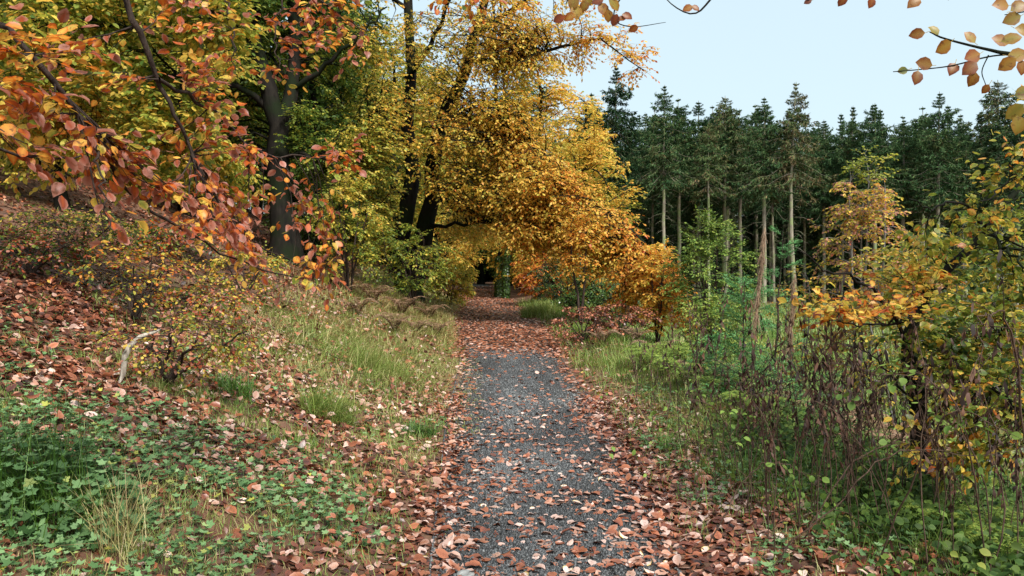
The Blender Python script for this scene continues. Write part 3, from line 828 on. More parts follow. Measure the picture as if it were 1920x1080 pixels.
# ---- conifer plantation
def conifer_proto(seed, h, crown0, tm, deadlow=True, sparse=1.0):
    rng = np.random.default_rng(seed)
    q = smooth_poly([[0, 0, -.4], [rng.normal(0, .1), rng.normal(0, .1), h * .5], [0, 0, h]], 14, .02, rng)
    R = np.interp(np.linspace(0, 1, 14), [0, .06, .5, 1], [.24, .20, .14, .02])
    tr = MB(); tr.tubes(q[None], R[None], 9)
    # live whorls
    z = []; k = 0; zz = h - .25
    while zz > h * crown0:
        z.append(zz); zz -= rng.uniform(.22, .36) + (.4 if rng.random() < .10 else 0)
    Bs = []; Rs = []
    for zc in z:
        f = (h - zc) / (h * (1 - crown0)); L = (.07 + 4.1 * f ** .95 * (1 - .35 * f)) * rng.uniform(.7, 1.2)
        for a in np.linspace(0, 6.28, int(5 + 3 * f), endpoint=False) + rng.uniform(0, 6.28):
            if rng.random() > sparse * (.97 - .45 * max(0, f - .65)): continue
            l = L * rng.uniform(.55, 1.2); d = np.array([math.cos(a), math.sin(a), 0]); e = rng.uniform(-.25, .22)
            up = .55 - 1.0 * f + e
            Bs.append(smooth_poly([[0, 0, zc], d * l * .35 + [0, 0, zc + up * l * .35], d * l * .75 + [0, 0, zc + (up - .16) * l * .7], d * l + [0, 0, zc + (up - .05) * l * .9]], 6)); Rs.append(np.linspace(.028, .006, 6) * (.5 + .5 * f))
    Bs = np.array(Bs); Rs = np.array(Rs); tr.tubes(Bs, Rs, 3)
    nd = MB()
    Tw, TR = spawn(Bs, Rs, 13, rng, .12, 1., 55, .55, .4, .38, .14, 3, .5, .5, .5, .004)
    bl = np.linalg.norm(Bs[:, -1] - Bs[:, 0], axis=1); sc_ = np.repeat(np.clip(bl / 1.6, .16, 1.2), 13)
    Tw = Tw[:, :1] + (Tw - Tw[:, :1]) * sc_[:, None, None]
    m = len(Tw)
    tint = lambda n, base: np.clip(rng.normal(base, .14, n), 0, 1)
    # every twiglet bears a few needle blades
    for j in range(8):
        k_ = rng.random(m) < .95
        tt = rng.uniform(0, .9, m)[:, None]; p = Tw[:, 0] * (1 - tt) + Tw[:, -1] * tt; d = nrm(Tw[:, -1] - Tw[:, 0] + rng.normal(0, .32, (m, 3)) * .6 + [0, 0, -.12])
        X, Y, Z = frame(d, np.array([0, 0, 1.]) + rng.normal(0, .5, (m, 3)))
        s = .29 * rng.uniform(.6, 1.25, m) * np.clip(sc_ * 1.4, .36, 1.0)
        col = tint(m, tm) + .55 * (fbm(p[:, 0] * .7 + seed, p[:, 2] * .9 + p[:, 1], seed) - .5)
        nd.inst(TSPRAY, p[k_], X[k_], Y[k_], Z[k_], np.stack([s * .55, s], 1)[k_], np.clip(col, 0, 1)[k_], rng.uniform(.7, 1.3, m)[k_])
    # dead lower branches
    if deadlow:
        D_ = []
        for zc in np.arange(h * .16, h * crown0 + 1, .22):
            a = rng.uniform(0, 6.28); l = rng.uniform(.5, 2.0) * (.5 + .5 * zc / (h * crown0)); d = np.array([math.cos(a), math.sin(a), 0])
            if rng.random() < .75: D_.append(smooth_poly([[0, 0, zc], d * l * .5 + [0, 0, zc - .05 * l], d * l + [0, 0, zc - .35 * l]], 5))
        D_ = np.array(D_); DR = np.linspace(.018, .005, 5)[None] * np.ones((len(D_), 1)); tr.tubes(D_, DR, 3)
        Dt, DTr = spawn(D_, DR, 5, rng, .3, 1, 50, .4, .4, .1, .1, 3, .6, .5, .5, .005); tr.tubes(Dt, DTr, 3)
    root = empty('spruce_tree', (0, 0, 0), 'tall dark spruce within the plantation on the right', 'tree', 'spruces deep in the plantation')
    a = tr.build('trunk', M['pinebark'], root, None, True); b = nd.build('crown', M['spruce'], root)
    return root, [a, b]


def conifers():
    rng = np.random.default_rng(50)
    P_ = [conifer_proto(51, 19, .56, .46), conifer_proto(52, 20, .57, .55), conifer_proto(53, 18.5, .64, .62, True, .8), conifer_proto(54, 19.5, .50, .42), conifer_proto(55, 18, .58, .80, True, .75), conifer_proto(56, 16, .03, .40, False)]
    used = set()

    def put(k, x, y, top, label=None, rz=None, lean=0):
        r, ch = P_[k]; hh = [19, 20, 18.5, 19.5, 18, 16][k]; g = float(ground(x, y)); s = (top - g) / hh; rz = rng.uniform(0, 6.28) if rz is None else rz
        sx = s * (1.0 if label is None else 1.0)
        grp = 'spruces along the edge of the plantation' if label else 'spruces deep in the plantation'
        q1, q2 = rng.uniform(.8, 1.15, 2) if not label else rng.uniform(.95, 1.25, 2)
        if label and x / y < .16: q1 = q2 = 1.3
        label = label or 'dark spruce in the inner rows behind the front trees of the plantation'
        if k not in used:
            used.add(k); r.location = (x, y, g); r.rotation_euler = (0, 0, rz); r.scale = (sx, sx, s)
            r['label'] = label; r['group'] = grp
            return r
        return copy_tree(r, ch, (x, y, g), rz, (sx * q1, sx * q2, s), label, grp, rng.normal(0, .012))

    # front row: (px of trunk, top row px, distance, proto, label)
    front = [(1155, 125, 58, 3, 'leftmost tall spruce, standing clear against the sky beside the golden beech'),
             (1108, 175, 60, 0, 'spruce half hidden behind the right side of the golden beech'),
             (1245, 160, 57, 1, 'pointed green spruce with a pale trunk, next right from the leftmost one'),
             (1272, 185, 60, 0, 'spruce close against the right side of the pointed green one'),
             (1310, 190, 61, 3, 'short topped spruce between the pointed green one and the leaning pale trunk'),
             (1328, 230, 56, 2, 'thin crowned spruce on a leaning pale trunk behind the willow bush'),
             (1358, 182, 60, 2, 'slim spruce with a narrow pointed tip and sparse top'),
             (1387, 205, 61, 0, 'low spruce between the narrow tipped one and the pale trunk by the dead plume'),
             (1433, 183, 56, 1, 'spruce whose straight pale trunk rises right behind the dry brown plume'),
             (1490, 155, 55, 4, 'tallest spruce with brownish thin crown and long bare trunk'),
             (1545, 225, 61, 3, 'low dark spruce just right of the tallest brownish one'),
             (1597, 210, 60, 0, 'spruce behind the top of the narrow brown leaved shrub'),
             (1638, 195, 58, 3, 'broad full spruce with dense dark crown above the narrow shrub'),
             (1690, 225, 60, 1, 'shorter spruce between the two broad dark ones'),
             (1728, 200, 61, 0, 'spruce pressed to the left side of the layered broad one'),
             (1760, 172, 57, 3, 'tall broad spruce with layered boughs, high above the yellow bush'),
             (1812, 235, 60, 1, 'low spruce below the hanging orange leaf cluster'),
             (1868, 152, 60, 2, 'tall thin topped spruce close to the right edge of the view'),
             (1905, 210, 58, 3, 'dark spruce rising behind the yellow bush at the right edge')]
    for px, top, d, k, lab in front:
        x = (px - 960) / F * d
        put(k, x, d, P(px, top, d)[2], lab)
    # inner rows
    for row, y in enumerate((64, 67.5, 71, 75, 79, 84, 89)):
        xs = np.arange(6 + row * .5, 50 + row * 3, 3.1) + rng.uniform(-.8, .8)
        for x in xs:
            x = x + rng.uniform(-.6, .6); yy = y + rng.uniform(-1, 1); px = 960 + x / yy * F
            if px < 1060 or px > 2150: continue
            put(int(rng.choice([0, 1, 3, 3] if row < 1 else [0, 1, 3, 5, 5])), x, yy, P(px, rng.uniform(195, 290), yy)[2])
    for y in (94, 99, 104):
        for x in np.arange(4, 72, 3.4):
            put(5, x + rng.uniform(-.8, .8), y + rng.uniform(-1, 1), rng.uniform(13, 17))
    for x, y in ((-4.2, 96), (-6.8, 92), (-1.6, 93), (-9.5, 95), (1.2, 97), (-3, 101), (-7.5, 102), (4, 93), (-12.5, 93)):
        put(5, x, y, rng.uniform(15, 18))
    # right flank beyond the frame
    for x, y in ((41, 56), (44, 52)):
        pass


conifers()


# ================================================================== NEARER PLANTS
def bush(name, base, h, spread, label, cat, tintf, seed, n=60, stems=6, squash=1.0, low=.25, shell=.3, r0=.018, lean=(0, 0), **kw):
    rng = np.random.default_rng(seed); b = np.asarray(base, float); limbs = []
    lean = np.array([lean[0], lean[1], 0.])
    for i in range(stems):
        a = 2.4 * i + rng.uniform(-.4, .4); d = np.array([math.cos(a), math.sin(a), 0]); f = rng.uniform(.2, .75) if stems > 1 else 0
        limbs.append(([b - [0, 0, .05], b + d * spread * f * .3 + lean * .3 + [0, 0, h * .3], b + d * spread * f * .7 + lean * .7 + [0, 0, h * .6], b + d * spread * f * .8 + lean + [0, 0, h * rng.uniform(.7, .9)]], r0, r0 * .25))
    T_ = blob(rng, b + lean * .6 + [0, 0, h * (low + (1 - low) / 2)], (spread, spread * squash, h * (1 - low) / 2), n, shell)
    k = max(4, n // 8); T_ = np.concatenate([T_, np.stack([rng.normal(0, spread * .18, k), rng.normal(0, spread * .18, k), h * rng.uniform(.72, 1.0, k)], -1) + b + lean])
    kw.setdefault('twL', .3); kw.setdefault('leafpart', 'leaves'); kw.setdefault('woodpart', 'stems'); kw.setdefault('bmat', 'twig'); kw.setdefault('sides', 5)
    kw.setdefault('limbn', 10); kw.setdefault('wob', .012); kw.setdefault('twig_r', .0015)
    return grow(name, b, limbs, T_, rng, label, cat, tintf, baseflare=False, **kw)


# ---- the beech at the left whose orange sprays hang into the view
def left_beech():
    rng = np.random.default_rng(61); b = np.array([-3.9, 3.1, float(ground(-3.9, 3.1))])
    A = b + [0, 0, 1.6]; C = b + [.1, 0, 2.6]; E = b + [.1, .1, 3.6]
    limbs = [([b - [0, 0, .2], A, C, E, b + [0, 0, 6], b + [.4, .5, 8.5]], .17, .05),
             ([A, P(-80, 20, 2.75), P(60, 110, 2.75), P(180, 260, 3.0), P(255, 370, 3.3), P(350, 430, 3.6), P(450, 490, 4.0), P(570, 522, 4.5)], .015, .003),
             ([C, P(150, -160, 3.5), P(236, 0, 3.5), P(280, 95, 3.6), P(310, 180, 3.7), P(345, 250, 3.8), P(400, 360, 4.1), P(470, 450, 4.4), P(600, 515, 4.9)], .021, .003),
             ([P(-80, 20, 2.75), P(-60, 240, 2.4), P(40, 290, 2.5), P(150, 300, 2.7)], .009, .003),
             ([P(300, 150, 3.65), P(390, 200, 4.0), P(480, 280, 4.4), P(560, 292, 4.6), P(655, 292, 4.8)], .010, .003),
             ([E, P(300, -120, 4.0), P(420, -30, 4.4), P(540, -50, 4.8), P(620, 20, 5.0), P(690, 60, 5.1)], .018, .004),
             ([P(420, -30, 4.4), P(440, 60, 4.4), P(440, 130, 4.4)], .007, .003),
             ([P(540, -50, 4.8), P(520, 60, 4.8), P(525, 130, 4.8)], .007, .003),
             ([E, P(500, -160, 5), P(760, -90, 5.6), P(880, -20, 5.8)], .016, .004),
             ([P(180, 260, 3.0), P(190, 340, 2.8), P(205, 440, 2.8)], .006, .002)]
    B = px_blobs(rng, [(30, 100, 2.7, (.14, .25, .06), 5, 0), (110, 190, 2.8, (.14, .3, .06), 5, 0), (200, 270, 3.0, (.14, .3, .06), 6, 0), (290, 360, 3.3, (.16, .35, .06), 6, 0),
                       (380, 425, 3.7, (.16, .3, .05), 5, 0), (470, 475, 4.1, (.18, .3, .05), 5, 0), (570, 510, 4.5, (.22, .3, .04), 5, 0), (640, 515, 4.8, (.1, .1, .02), 2, 0), (360, 160, 3.9, (.15, .3, .16), 4, 0), (400, 260, 4.0, (.18, .3, .10), 5, 0),
                       (480, 280, 4.4, (.16, .3, .04), 3, 0), (600, 293, 4.7, (.2, .2, .02), 3, 0), (430, 380, 4.2, (.16, .3, .08), 4, 0), (100, 292, 2.6, (.18, .15, .02), 2, 0), (195, 420, 2.8, (.04, .1, .10), 1, 0),
                       (410, 60, 4.3, (.16, .3, .15), 3, 0), (520, 70, 4.8, (.08, .3, .25), 4, 0), (620, 15, 5.0, (.28, .3, .10), 7, 0), (650, 85, 5.0, (.16, .3, .08), 3, 0), (330, 60, 3.9, (.14, .3, .15), 3, 0),
                       (880, 0, 5.8, (.25, .3, .06), 3, 0), (190, 120, 3.6, (.2, .3, .15), 3, 0), (540, 400, 4.7, (.12, .3, .08), 2, 0)])
    extra = blob(rng, b + [-.6, .3, 7.2], (2.0, 1.8, 1.5), 36, .3)
    B = np.concatenate([B, extra])
    grow('beech_tree', b, limbs, B, rng, 'near beech at the left edge whose big orange leaves hang across the bank', 'tree',
         lambda p, r: r.choice([.34, .50, .60, .72, .82, .96], len(p), p=[.07, .12, .15, .24, .25, .17]) + .10 * (vnoise(p[:, 0] * 3, p[:, 2] * 3, 3) - .5) * 2 - .13 * (p[:, 2] > 2.6) * vnoise(p[:, 0] * 2, p[:, 1] * 2, 5) + .14 * sstep(-1.9, -1.2, p[:, 0]) + r.normal(0, .09, len(p)),
         leaf=.054, lfkeep=.82, twK=5, twL=.25, lfK=5, T=T11, lmat='leaf_near', droop=.05, maxd=2.6, sides=7, t0=.1, arch=-.02, br=.006, ldroop=.18, flat=.34, ang=34, wob=.008, bmat='twig', planar=.75, twig_r=.0011, limbn=22)


left_beech()


def mid_left():
    rng = np.random.default_rng(62)
    # slim grey-stemmed beech a few metres up the bank, leaves still green and yellow
    b = at(-170, 400, 8.2)
    limbs = [([b - [0, 0, .1], P(-160, 250, 8.2), P(-120, 0, 8.2), P(-20, -220, 8.2), P(180, -330, 8.3), P(340, -300, 8.3)], .075, .025),
             ([P(300, -310, 8.3), P(362, -160, 8.4), P(356, 0, 8.4), P(343, 110, 8.4), P(340, 200, 8.3), P(338, 260, 8.3)], .026, .006),
             ([P(340, 150, 8.4), P(250, 60, 8.2), P(120, 40, 7.8), P(10, 90, 7.5)], .014, .004), ([P(352, 40, 8.4), P(420, 30, 8), P(450, 120, 7.6)], .014, .004),
             ([P(-150, 180, 8.2), P(0, 190, 8.3), P(100, 210, 8.2), P(220, 260, 8)], .02, .004), ([P(-120, 0, 8.2), P(60, -60, 8), P(200, -100, 8), P(320, -60, 8)], .02, .004),
             ([P(338, 240, 8.3), P(290, 290, 8), P(230, 330, 8)], .007, .003)]
    B = px_blobs(rng, [(60, 60, 7.8, (.8, 1, .55), 44, .1), (220, 30, 8.2, (.8, 1, .5), 44, .1), (370, 40, 8, (.55, .8, .6), 34, .1), (60, 210, 8.2, (.7, 1, .45), 36, .1), (230, 170, 8.3, (.7, 1, .5), 40, .1),
                       (350, 200, 8.3, (.5, .8, .6), 26, .1), (210, 300, 8.2, (.5, .7, .3), 14, .1), (330, 300, 8.6, (.45, .7, .35), 14, .1), (100, -90, 8, (1.2, 1, .6), 40, .1), (350, -110, 8, (1, 1, .6), 30, .1), (40, 310, 8.4, (.4, .7, .25), 10, .1)])
    grow('beech_tree', b, limbs, B, rng, 'young beech with green and yellow leaves hanging in behind the orange sprays at upper left', 'tree',
         lambda p, r: .42 + .14 * (fbm(p[:, 0] * 1.6, p[:, 2] * 1.6, 4) - .5) * 2 - .03 * (p[:, 2] - 3) + r.normal(0, .11, len(p)),
         leaf=.07, twK=8, twL=.34, lfK=7, droop=.13, maxd=2.6, sides=6, t0=.2, br=.007, ldroop=.35, bmat='bark', twig_r=.0014, wob=.012)
    # taller one above the crest of the bank
    b = at(120, 330, 14)
    limbs = [([b - [0, 0, .1], P(118, 200, 14), P(140, 60, 14), P(150, -150, 14)], .11, .03), ([P(118, 220, 14), P(0, 170, 13.5), P(-100, 220, 13)], .03, .006), ([P(118, 230, 14), P(260, 190, 13.5), P(400, 270, 13)], .035, .006),
             ([P(140, 60, 14), P(300, 60, 13), P(420, 150, 13)], .03, .006), ([P(130, 120, 14), P(30, 60, 13), P(-60, 100, 13)], .03, .006)]
    B = px_blobs(rng, [(40, 230, 13.6, (1.3, 1.3, .8), 60, .1), (200, 240, 13.8, (1.3, 1.3, .7), 60, .1), (350, 290, 13.8, (1.0, 1.2, .6), 46, .1), (420, 360, 14.5, (.7, 1, .45), 20, .1), (60, 70, 13.5, (1.4, 1.2, .9), 50, .1),
                       (330, 120, 13.5, (1.3, 1.2, .9), 50, .1), (200, -60, 13.5, (2, 1.4, .9), 50, .1), (-60, 290, 13, (.9, 1, .5), 16, .1)])
    grow('beech_tree', b, limbs, B, rng, 'yellowing small leaved beech on the crest of the leafy bank at far left', 'tree',
         lambda p, r: .42 + .12 * (fbm(p[:, 0] * 1.2, p[:, 2] * 1.2, 14) - .5) * 2 + r.normal(0, .09, len(p)),
         leaf=.085, twK=9, twL=.45, lfK=8, droop=.13, maxd=4, sides=7, t0=.2, br=.008, ldroop=.35, twig_r=.002)


mid_left()

ty = lambda m, s, sd=9, k=1.5: (lambda p, r: m + .12 * (fbm(p[:, 0] * k, p[:, 2] * k, sd) - .5) * 2 + r.normal(0, s, len(p)))
bush('beech_bush', at(310, 620, 6.6), .62, .8, 'low straggly beech bush with small yellow leaves beside the pale stick', 'bush', lambda p, r: r.choice([.25, .42, .52, .9, 1.], len(p)), 63, n=42, stems=7, low=.1, leaf=.038, twK=5, lfK=6, twL=.2, droop=.05, lean=(.25, -.2))
bush('beech_bush', at(250, 560, 8.2), .8, .8, 'dark low bush on the leaf covered slope under the hanging sprays', 'bush', ty(.6, .25), 64, n=40, stems=6, low=.1, leaf=.042, twK=5, lfK=5, twL=.22, droop=.05)
bush('low_bush', at(60, 500, 8.6), .45, .8, 'low dark brown and green bush in the leaves high on the far left slope', 'bush', lambda p, r: r.choice([.1, .3, .9, 1.], len(p)), 171, n=50, stems=7, low=.0, leaf=.045, twK=5, lfK=6, twL=.2)
bush('low_bush', at(150, 430, 11), .6, 1.1, 'low dark bush under the orange sprays near the crest of the slope', 'bush', lambda p, r: r.choice([.1, .25, .5, 1.], len(p)), 172, n=70, stems=8, low=.0, leaf=.05, twK=5, lfK=6, twL=.24)
bush('low_bush', at(380, 560, 9.5), .4, .9, 'low rust and green bush on the bank between the yellow bush and the straw grass', 'bush', lambda p, r: r.choice([.2, .5, .85, 1.], len(p)), 173, n=50, stems=7, low=.0, leaf=.045, twK=5, lfK=5, twL=.2)
bush('low_bush', at(300, 450, 13), .6, 1.3, 'broad dark bush on the slope behind the yellow leaved low bush', 'bush', lambda p, r: r.choice([.1, .3, .8, 1.], len(p)), 174, n=80, stems=8, low=.0, leaf=.055, twK=5, lfK=6, twL=.26)
bush('beech_bush', at(460, 480, 12.5), .9, .8, 'thin yellowish bush near the top of the bank below the dark forked trunk', 'bush', ty(.48, .14), 65, n=34, stems=6, low=.1, leaf=.055, twK=5, lfK=5, twL=.25)
bush('beech_sapling', at(655, 520, 19), 3.2, 1.0, 'leaning beech sapling with yellow green leaves left of the forked black trunk', 'sapling', ty(.38, .10), 66, n=70, stems=5, low=.12, leaf=.075, twK=7, lfK=7, twL=.4, r0=.03)
bush('beech_sapling', at(775, 530, 22), 2.4, 1.5, 'green leaved sapling spreading in front of the foot of the black trunk', 'sapling', ty(.31, .09), 67, n=64, stems=5, low=.1, leaf=.075, twK=7, lfK=7, twL=.4, r0=.03, lean=(0, -.4))
bush('beech_sapling', at(845, 535, 29), 1.9, 1.0, 'yellow bush at the left edge of the far path', 'bush', ty(.45, .09), 68, n=110, stems=6, low=.05, leaf=.08, twK=6, lfK=7, twL=.35, r0=.02)
bush('beech_sapling', at(600, 470, 25), 2.6, 1.5, 'dark green thicket behind the leaning sapling', 'thicket', ty(.17, .08), 69, n=150, stems=6, low=.05, leaf=.085, twK=7, lfK=7, twL=.45, r0=.03)

# ---- right of the path, middle distance
bush('holly_bush', at(1065, 560, 25), 1.9, 1.35, 'dark green holly like bush under the golden beech, right of the path', 'bush', lambda p, r: r.uniform(.15, .9, len(p)), 70, n=170, stems=6, low=.02, leaf=.06, twK=7, lfK=7, twL=.3, r0=.025, lmat='ivy')
bush('holly_bush', at(1160, 570, 24), 1.7, 1.2, 'dark evergreen bush below the drooping tip of the golden beech', 'bush', lambda p, r: r.uniform(.1, .9, len(p)), 71, n=120, stems=6, low=.02, leaf=.06, twK=6, lfK=7, twL=.3, r0=.025, lmat='ivy')
bush('beech_bush', at(1010, 560, 31), 2.8, 1.1, 'rust brown bush just right of the ivy covered trunk', 'bush', ty(.74, .12), 72, n=120, stems=6, low=.02, leaf=.08, twK=6, lfK=7, twL=.35, r0=.02)
bush('beech_bush', at(1095, 615, 17), .85, .95, 'low brown leaved scrub beside the grass edge under the golden beech', 'bush', lambda p, r: r.uniform(.0, .55, len(p)), 73, n=44, stems=7, low=.0, leaf=.06, twK=5, lfK=6, twL=.22, lmat='litter')
bush('beech_bush', at(1165, 610, 18), .9, 1.0, 'russet scrub right of the low brown one, below the orange beech tip', 'bush', lambda p, r: r.uniform(0, .5, len(p)), 74, n=44, stems=7, low=.0, leaf=.06, twK=5, lfK=6, twL=.22, lmat='litter')
bush('beech_sapling', at(1090, 590, 20), 3.1, .55, 'thin dark stemmed sapling in front of the holly bush', 'sapling', ty(.60, .1), 75, n=34, stems=2, low=.4, leaf=.07, twK=6, lfK=6, twL=.35, r0=.05)
bush('beech_sapling', at(1232, 600, 19), 2.6, .75, 'orange leaved beech sapling at the right end of the golden crown', 'sapling', lambda p, r: r.normal(.58, .09, len(p)) + .06 * sstep(3.6, 4.4, p[:, 0]), 76, n=60, stems=4, low=.15, leaf=.08, twK=7, lfK=7, twL=.35, r0=.03)
bush('willow_bush', at(1335, 600, 18), 3.5, 1.05, 'tall green willow bush before the dark plantation', 'bush', lambda p, r: r.uniform(0, .85, len(p)), 77, n=120, stems=9, low=.12, leaf=.075, twK=8, lfK=9, twL=.45, r0=.03, T=TNARROW, lmat='willow', wfac=2.2, droop=0, ang=35, arch=.05)
bush('willow_bush', at(1345, 620, 15), 1.6, .8, 'lower grey green bush in front of the tall willow', 'bush', lambda p, r: r.uniform(.3, 1, len(p)), 78, n=80, stems=8, low=.05, leaf=.07, twK=6, lfK=8, twL=.35, r0=.015, T=TNARROW, lmat='willow', wfac=2.2, droop=0)
# narrow brown-leaved shrub, right
bush('maple_shrub', at(1610, 640, 11.5), 4.3, .72, 'tall narrow shrub with small brown and yellow leaves against the spruces', 'shrub', lambda p, r: np.where(p[:, 2] > 3.0, .33, r.choice([.36, .46, .55, 1.0], len(p), p=[.2, .27, .18, .35])) + .08 * vnoise(p[:, 0] * 3, p[:, 2] * 3, 7) + r.normal(0, .05, len(p)), 79,
     n=150, stems=6, low=.15, leaf=.048, twK=7, lfK=7, twL=.26, r0=.03, bmat='greytwig', squash=1)
bush('maple_shrub', at(1500, 640, 12), 2.4, .5, 'sparse yellow leaved shrub left of the tall narrow one', 'shrub', ty(.45, .16), 80, n=34, stems=4, low=.2, leaf=.048, twK=6, lfK=6, twL=.26, r0=.02, bmat='greytwig')
bush('maple_shrub', at(1690, 640, 10.5), 3.0, .8, 'olive leaved shrub between the narrow brown shrub and the yellow bush', 'shrub', ty(.36, .15), 81, n=80, stems=6, low=.15, leaf=.052, twK=7, lfK=6, twL=.28, r0=.025, bmat='greytwig')
bush('maple_shrub', at(1850, 640, 11), 3.9, 1.2, 'tall green leaved shrub behind the yellow bush at the right edge', 'shrub', ty(.26, .12), 82, n=130, stems=7, low=.2, leaf=.06, twK=7, lfK=7, twL=.3, r0=.025, bmat='greytwig')


def right_beech():
    rng = np.random.default_rng(90)
    # young beech a few steps to the right, with a dark leaning trunk
    b = at(1735, 840, 5.6)
    limbs = [([b - [0, 0, .1], P(1722, 760, 5.6), P(1705, 640, 5.6), P(1740, 540, 5.7), P(1850, 430, 5.8), P(1960, 250, 6.0), P(2020, 60, 6.1)], .085, .004),
             ([P(1705, 650, 5.6), P(1660, 570, 5.2), P(1600, 520, 5.0), P(1540, 500, 4.9), P(1500, 470, 4.8)], .016, .003),
             ([P(1740, 540, 5.7), P(1700, 600, 5.1), P(1640, 610, 4.8), P(1560, 600, 4.6)], .014, .003),
             ([P(1850, 430, 5.8), P(1800, 380, 5.4), P(1740, 390, 5.2), P(1690, 360, 5.0)], .012, .003),
             ([P(1720, 700, 5.6), P(1850, 640, 5.2), P(1960, 640, 5)], .018, .004),
             ([P(1715, 740, 5.6), P(1820, 720, 5), P(1880, 740, 4.6), P(1960, 800, 4.4)], .014, .004),
             ([P(1720, 760, 5.6), P(1660, 690, 5), P(1600, 640, 4.8)], .01, .003),
             ([P(1850, 430, 5.8), P(1900, 480, 5.0), P(1960, 520, 4.8)], .014, .004),
             ([P(1960, 250, 6.0), P(1900, 330, 5.4), P(1840, 380, 5.0)], .012, .004)]
    B = px_blobs(rng, [(1850, 400, 5.4, (.35, .5, .25), 11, 0), (1780, 440, 5.5, (.3, .5, .25), 10, 0), (1880, 520, 5.2, (.35, .5, .25), 15, 0), (1800, 560, 5.2, (.35, .5, .22), 12, 0), (1880, 640, 5.0, (.35, .5, .25), 15, 0),
                       (1680, 590, 4.9, (.25, .3, .08), 8, 0), (1610, 590, 4.8, (.22, .3, .07), 6, 0), (1560, 560, 4.8, (.12, .2, .10), 3, 0), (1790, 680, 5.1, (.3, .4, .2), 16, 0), (1880, 760, 4.7, (.3, .4, .25), 22, 0), (1800, 860, 4.7, (.3, .4, .2), 14, 0), (1740, 640, 5.3, (.3, .4, .15), 12, 0), (1900, 320, 5.4, (.2, .4, .2), 9, 0),
                       (1990, 300, 6, (.6, .6, .8), 14, 0), (2000, 500, 5.2, (.4, .5, .5), 16, 0), (1700, 500, 5.6, (.25, .4, .2), 10, 0)])
    grow('beech_tree', b, limbs, B, rng, 'young beech with dark mossy trunk and yellow green leaves at the right edge', 'tree',
         lambda p, r: .27 + .17 * (vnoise(p[:, 0] * 2.5, p[:, 2] * 2.5, 6) - .45) * 2 + .30 * sstep(2.9, 2.3, p[:, 0]) + np.where(r.random(len(p)) < .20, .28, 0) + r.normal(0, .08, len(p)),
         leaf=.056, lfkeep=.85, twK=5, twL=.30, lfK=5, T=T11, lmat='leaf_near', droop=.04, maxd=2.2, sides=8, t0=.15, arch=0, br=.006, ldroop=.25, flat=.38, wob=.01, bmat='bark', twig_r=.0012, limbn=20)
    # big beech just outside the view on the right whose twig tips hang into the sky
    b = np.array([4.3, 2.4, float(ground(4.3, 2.4))])
    limbs = [([b - [0, 0, .2], b + [0, 0, 2.5], b + [-.2, .1, 4.5], b + [-.3, .3, 7.5]], .20, .07),
             ([b + [0, 0, 2.4], P(2300, 150, 2.5), P(2050, 110, 2.4), P(1900, 103, 2.4), P(1850, 95, 2.4), P(1770, 75, 2.45), P(1740, 62, 2.5)], .012, .0018),
             ([P(1900, 103, 2.4), P(1850, 108, 2.4), P(1780, 125, 2.4), P(1720, 132, 2.4), P(1672, 136, 2.4)], .003, .0014),
             ([P(1850, 105, 2.4), P(1838, 135, 2.4), P(1845, 160, 2.4)], .002, .0012),
             ([b + [-.1, 0, 3.4], P(2200, -160, 2.9), P(1980, -10, 2.7), P(1900, -30, 2.7), P(1760, -50, 2.7), P(1640, -30, 2.7), P(1510, 4, 2.7)], .012, .0018),
             ([P(2050, 110, 2.4), P(1980, 190, 2.3), P(1930, 230, 2.25), P(1900, 215, 2.2)], .004, .0015),
             ([P(1980, -10, 2.7), P(1930, 20, 2.6), P(1880, 30, 2.5)], .004, .0015)]
    B = blob(rng, b + [.9, -.2, 6.8], (1.8, 1.5, 1.2), 26, .3)
    root, ch = grow('beech_tree', b, limbs, B, rng, 'beech just outside the right edge, its orange twig tips hanging into the sky', 'tree', ty(.66, .08, 3), leaf=.08, twK=5, twL=.3, lfK=6, droop=.08, maxd=2.5, t0=.2, wob=0,
                    sides=7, limbn=24, br=.005)
    # the individual leaves seen against the sky: photo place, distance, size, tint, pointing angle
    Ls = [(1716, 66, 2.45, .050, .66, 185), (1747, 60, 2.5, .045, .42, 130), (1766, 90, 2.42, .062, .60, 215), (1815, 72, 2.42, .05, .56, 130), (1730, 121, 2.4, .058, .64, 170), (1716, 147, 2.38, .05, .68, 255),
          (1690, 134, 2.4, .035, .30, 190), (1783, 131, 2.4, .05, .70, 240), (1820, 107, 2.38, .062, .68, 200), (1815, 130, 2.36, .060, .70, 220), (1820, 150, 2.36, .05, .64, 250), (1845, 168, 2.38, .035, .68, 235), (1872, 78, 2.42, .06, .62, 160),
          (1893, 75, 2.35, .06, .50, 10), (1872, 12, 2.5, .062, .62, 180), (1893, 38, 2.5, .062, .52, 200), (1905, 105, 2.3, .06, .54, 0), (1885, 122, 2.3, .058, .60, 215), (1912, 128, 2.3, .05, .66, 270),
          (1710, 8, 2.7, .058, .64, 215), (1630, 8, 2.7, .042, .74, 250), (1577, 5, 2.7, .045, .74, 225), (1512, 6, 2.7, .03, .85, 200), (1900, 210, 2.2, .06, .44, 225), (1915, 175, 2.25, .055, .42, 20), (1775, -5, 2.7, .03, .8, 270),
          (1905, 15, 2.5, .06, .56, 30), (1915, 60, 2.45, .06, .54, 340), (1905, 235, 2.2, .06, .5, 270)]
    mb = MB(); n = len(Ls); pos = np.array([P(a, c, d) for a, c, d, *_ in Ls]); s = np.array([l[3] for l in Ls]) * .93; an = np.radians([l[5] for l in Ls])
    Yd = np.stack([np.cos(an), rng.normal(0, .2, n), np.sin(an)], -1); X, Y, Z = frame(Yd, np.array([0, -1, .25]) + rng.normal(0, .14, (n, 3)))
